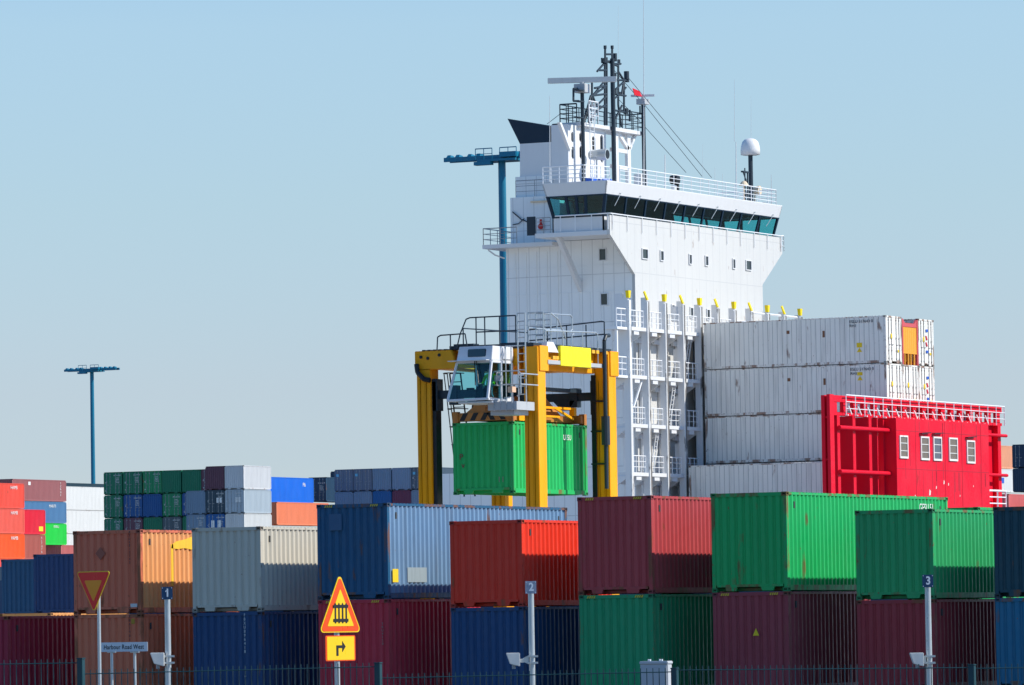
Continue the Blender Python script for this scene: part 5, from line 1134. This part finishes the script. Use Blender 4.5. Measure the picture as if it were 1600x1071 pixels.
# level crossing warning sign with direction plate
D = 76.5; o = at(531.5, 988.5, D=D); rs_ = empty('crossing_sign', (o.x, o.y, 0)); tag(rs_, 'yellow level crossing warning triangle above a plate with a right turn arrow', 'road sign')
a = math.radians(54); u = Vector((math.cos(YAW+a), math.sin(YAW+a), 0)); n = Vector((u.y, -u.x, 0))
tru = lambda s, r, c=0: rounded([(-s/2, c), (s/2, c), (0, c+s*.866)], r)
s = .93
sign_panel(rs_, o, u, n, (('sign_plate', SYW, tru(s, .05), -.005, .005), ('red_border', SO, tru(s-.06, .04, .016), .0052, .009), ('yellow_field', SYW, tru(s*.63, .012, .085), .0092, .013)))
gate = []
gm = MB()
def gbox(x0, x1, z0, z1, d=.0132, e=.017): gm.hexa([o+u*x+n*d+Vector((0, 0, z)) for x, z in ((x0, z0), (x1, z0), (x1, z1), (x0, z1))], [o+u*x+n*e+Vector((0, 0, z)) for x, z in ((x0, z0), (x1, z0), (x1, z1), (x0, z1))])
for x in (-.118, -.038, .042, .122): gm.hexa([o+u*(x+dx)+n*.0132+Vector((0, 0, z)) for dx, z in ((-.016, .125), (.016, .125), (.016, .385), (0, .405), (-.016, .385))], [o+u*(x+dx)+n*.017+Vector((0, 0, z)) for dx, z in ((-.016, .125), (.016, .125), (.016, .385), (0, .405), (-.016, .385))])
gbox(-.165, .165, .145, .185, .0172, .020); gbox(-.165, .165, .335, .375, .0172, .020)
build(gm, 'gate_symbol', SB, rs_)
o2 = at(532, 1033, D=D)
sq = lambda w, h, r, z=0: rounded([(-w/2, z), (w/2, z), (w/2, z+h), (-w/2, z+h)], r)
w2, h2 = .66, .345
sign_panel(rs_, o2, u, n, (('direction_plate', SO, sq(w2, h2, .025), -.005, .005), ('plate_field', SYW, sq(w2-.06, h2-.028, .012, .014), .0052, .009)))
gm = MB(); P2 = lambda x, z, d: o2+u*x+n*d+Vector((0, 0, z))
ar_ = [(-.10, .07), (-.065, .07), (-.065, .175), (.03, .175), (.03, .125), (.10, .195), (.03, .265), (.03, .21), (-.10, .21)]
for poly in ([(-.10, .07), (-.055, .07), (-.055, .175), (-.10, .175)], [(-.10, .1752), (.03, .1752), (.03, .212), (-.10, .212)], [(.0302, .118), (.105, .194), (.0302, .27)]):
    gm.hexa([P2(x, z, .0092) for x, z in poly], [P2(x, z, .013) for x, z in poly])
build(gm, 'arrow_symbol', SB, rs_)
m = MB(); pc_ = o-n*.06; m.tube((pc_.x, pc_.y, 0), (pc_.x, pc_.y, o.z+.5), .038, 12); build(m, 'pole', GALV, rs_)
m = MB()
for z in (o.z+.06, o.z+.5, o2.z+.03, o2.z+.29): m.beam(pc_+Vector((0, 0, z-pc_.z))-u*.06, pc_+Vector((0, 0, z-pc_.z))+u*.06, .1, .03)
build(m, 'bracket', GALV, rs_)
# street name sign
D = 117; o = at(193, 1018.5, D=D); ns = empty('street_name_sign', (o.x, o.y, 0)); tag(ns, 'long grey street sign reading Harbour Road West on two posts', 'street sign')
a = math.radians(-4); u = Vector((math.cos(YAW+a), math.sin(YAW+a), 0)); n = Vector((u.y, -u.x, 0)); w = .505
m = MB(); m.hexa([o+u*x+n*-.02+Vector((0, 0, z)) for x, z in sq(2*w, .195, .008)], [o+u*x+n*.012+Vector((0, 0, z)) for x, z in sq(2*w, .195, .008)]); pl = build(m, 'name_board', paint('board_grey', (.60, .64, .68), .35, streak=.03), ns)
text('Harbour Road West', .135, SB, pl, o+n*.014+Vector((0, 0, .094))+u*.008, u, (0, 0, 1), 'lettering', 'CENTER', .69, .002, False, bold=.0015, spacing=1.08)
for px in (174.5, 210.5):
    p = at(px, 1018, D=D+.05); m = MB(); m.tube((p.x, p.y, 0), (p.x, p.y, p.z-.002), .03, 12); m.box(p.x-.1, p.x+.1, p.y-.02, p.y+.02, p.z-.03, p.z); build(m, 'post', GALV, ns)
# service cabinet behind the fence
q = at(1043, 1033, D=90); cb_ = empty('service_cabinet', (q.x, q.y, 0)); tag(cb_, 'grey metal service cabinet behind the fence with a sunlit right side', 'cabinet')
w = .49; m = MB(); Zc = q.z
m.box(q.x-w, q.x, q.y, q.y+.16, .05, Zc-.05); m.box(q.x-w-.005, q.x+.01, q.y-.02, q.y+.18, Zc-.05, Zc); build(m, 'body', paint('cabinet_grey', (.52, .53, .55), .45, streak=.1), cb_, bevel=.01)
m = MB(); m.box(q.x-w+.02, q.x-.02, q.y-.012, q.y-.001, .2, Zc-.08); m.box(q.x-.05, q.x-.035, q.y-.03, q.y-.012, .6, .8); build(m, 'door', paint('cabinet_door', (.46, .47, .5), .45, streak=.1), cb_)
m = MB()
for dx in (-.12, -.16, -.33, -.36): m.tube((q.x+dx, q.y+.05, Zc), (q.x+dx, q.y+.05, Zc+.03), .014, 6)
build(m, 'bolt', WH, cb_)
# ------------------------------------------------------------------ mesh fence along the road
DF = 47.3
FM = paint('fence_green', (.012, .055, .07), .45, streak=.08)
fpost = [-337, 127, 591, 1054, 1518, 1982]; 
fc = at(591, 1050, D=DF); fence = empty('mesh_fence', (fc.x, fc.y, 0)); tag(fence, 'low dark teal steel mesh fence with posts running along the whole foreground', 'fence')
ends = [(1044, 1036), (1053.5, 1042), (1060, 1050), (1047.5, 1043.5), (1044.8, 1038)]
for (pA, pB), (yA, yB) in zip(zip(fpost, fpost[1:]), ends):
    A, B = at(pA, yA, D=DF), at(pB, yB, D=DF); d = (B-A); m = MB(); zb = .10
    hd = Vector((d.x, d.y, 0)).normalized(); nn = Vector((hd.y, -hd.x, 0))*.008
    for k in range(8):
        off = Vector((0, 0, -.2*k)) 
        if A.z+off.z < zb: break
        m.tube(A+off+nn, B+off+nn, .0045, 5); m.tube(A+off-nn, B+off-nn, .0045, 5)
    N_ = round(d.length/.0515)
    for i in range(N_):
        p = A+d*((i+.5)/N_); m.tube((p.x, p.y, zb), (p.x, p.y, p.z+.035), .0042, 5)
    build(m, 'mesh_panel', FM, fence)
for px, ytop in zip(fpost[1:5], (1028, 1035, 1043.5, 1038)):
    p = at(px, ytop, D=DF); q_ = Vector((sY, -cY, 0))*.045; p = p-q_*-1; m = MB()
    m.box(p.x-.026, p.x+.026, p.y-.026, p.y+.026, 0, p.z-.012); m.box(p.x-.031, p.x+.031, p.y-.031, p.y+.031, p.z-.012, p.z); build(m, 'post', [FM], fence, bevel=.004)
for o in (l5, l6):
    for c in list(o.children): bpy.data.objects.remove(c)
    bpy.data.objects.remove(o)
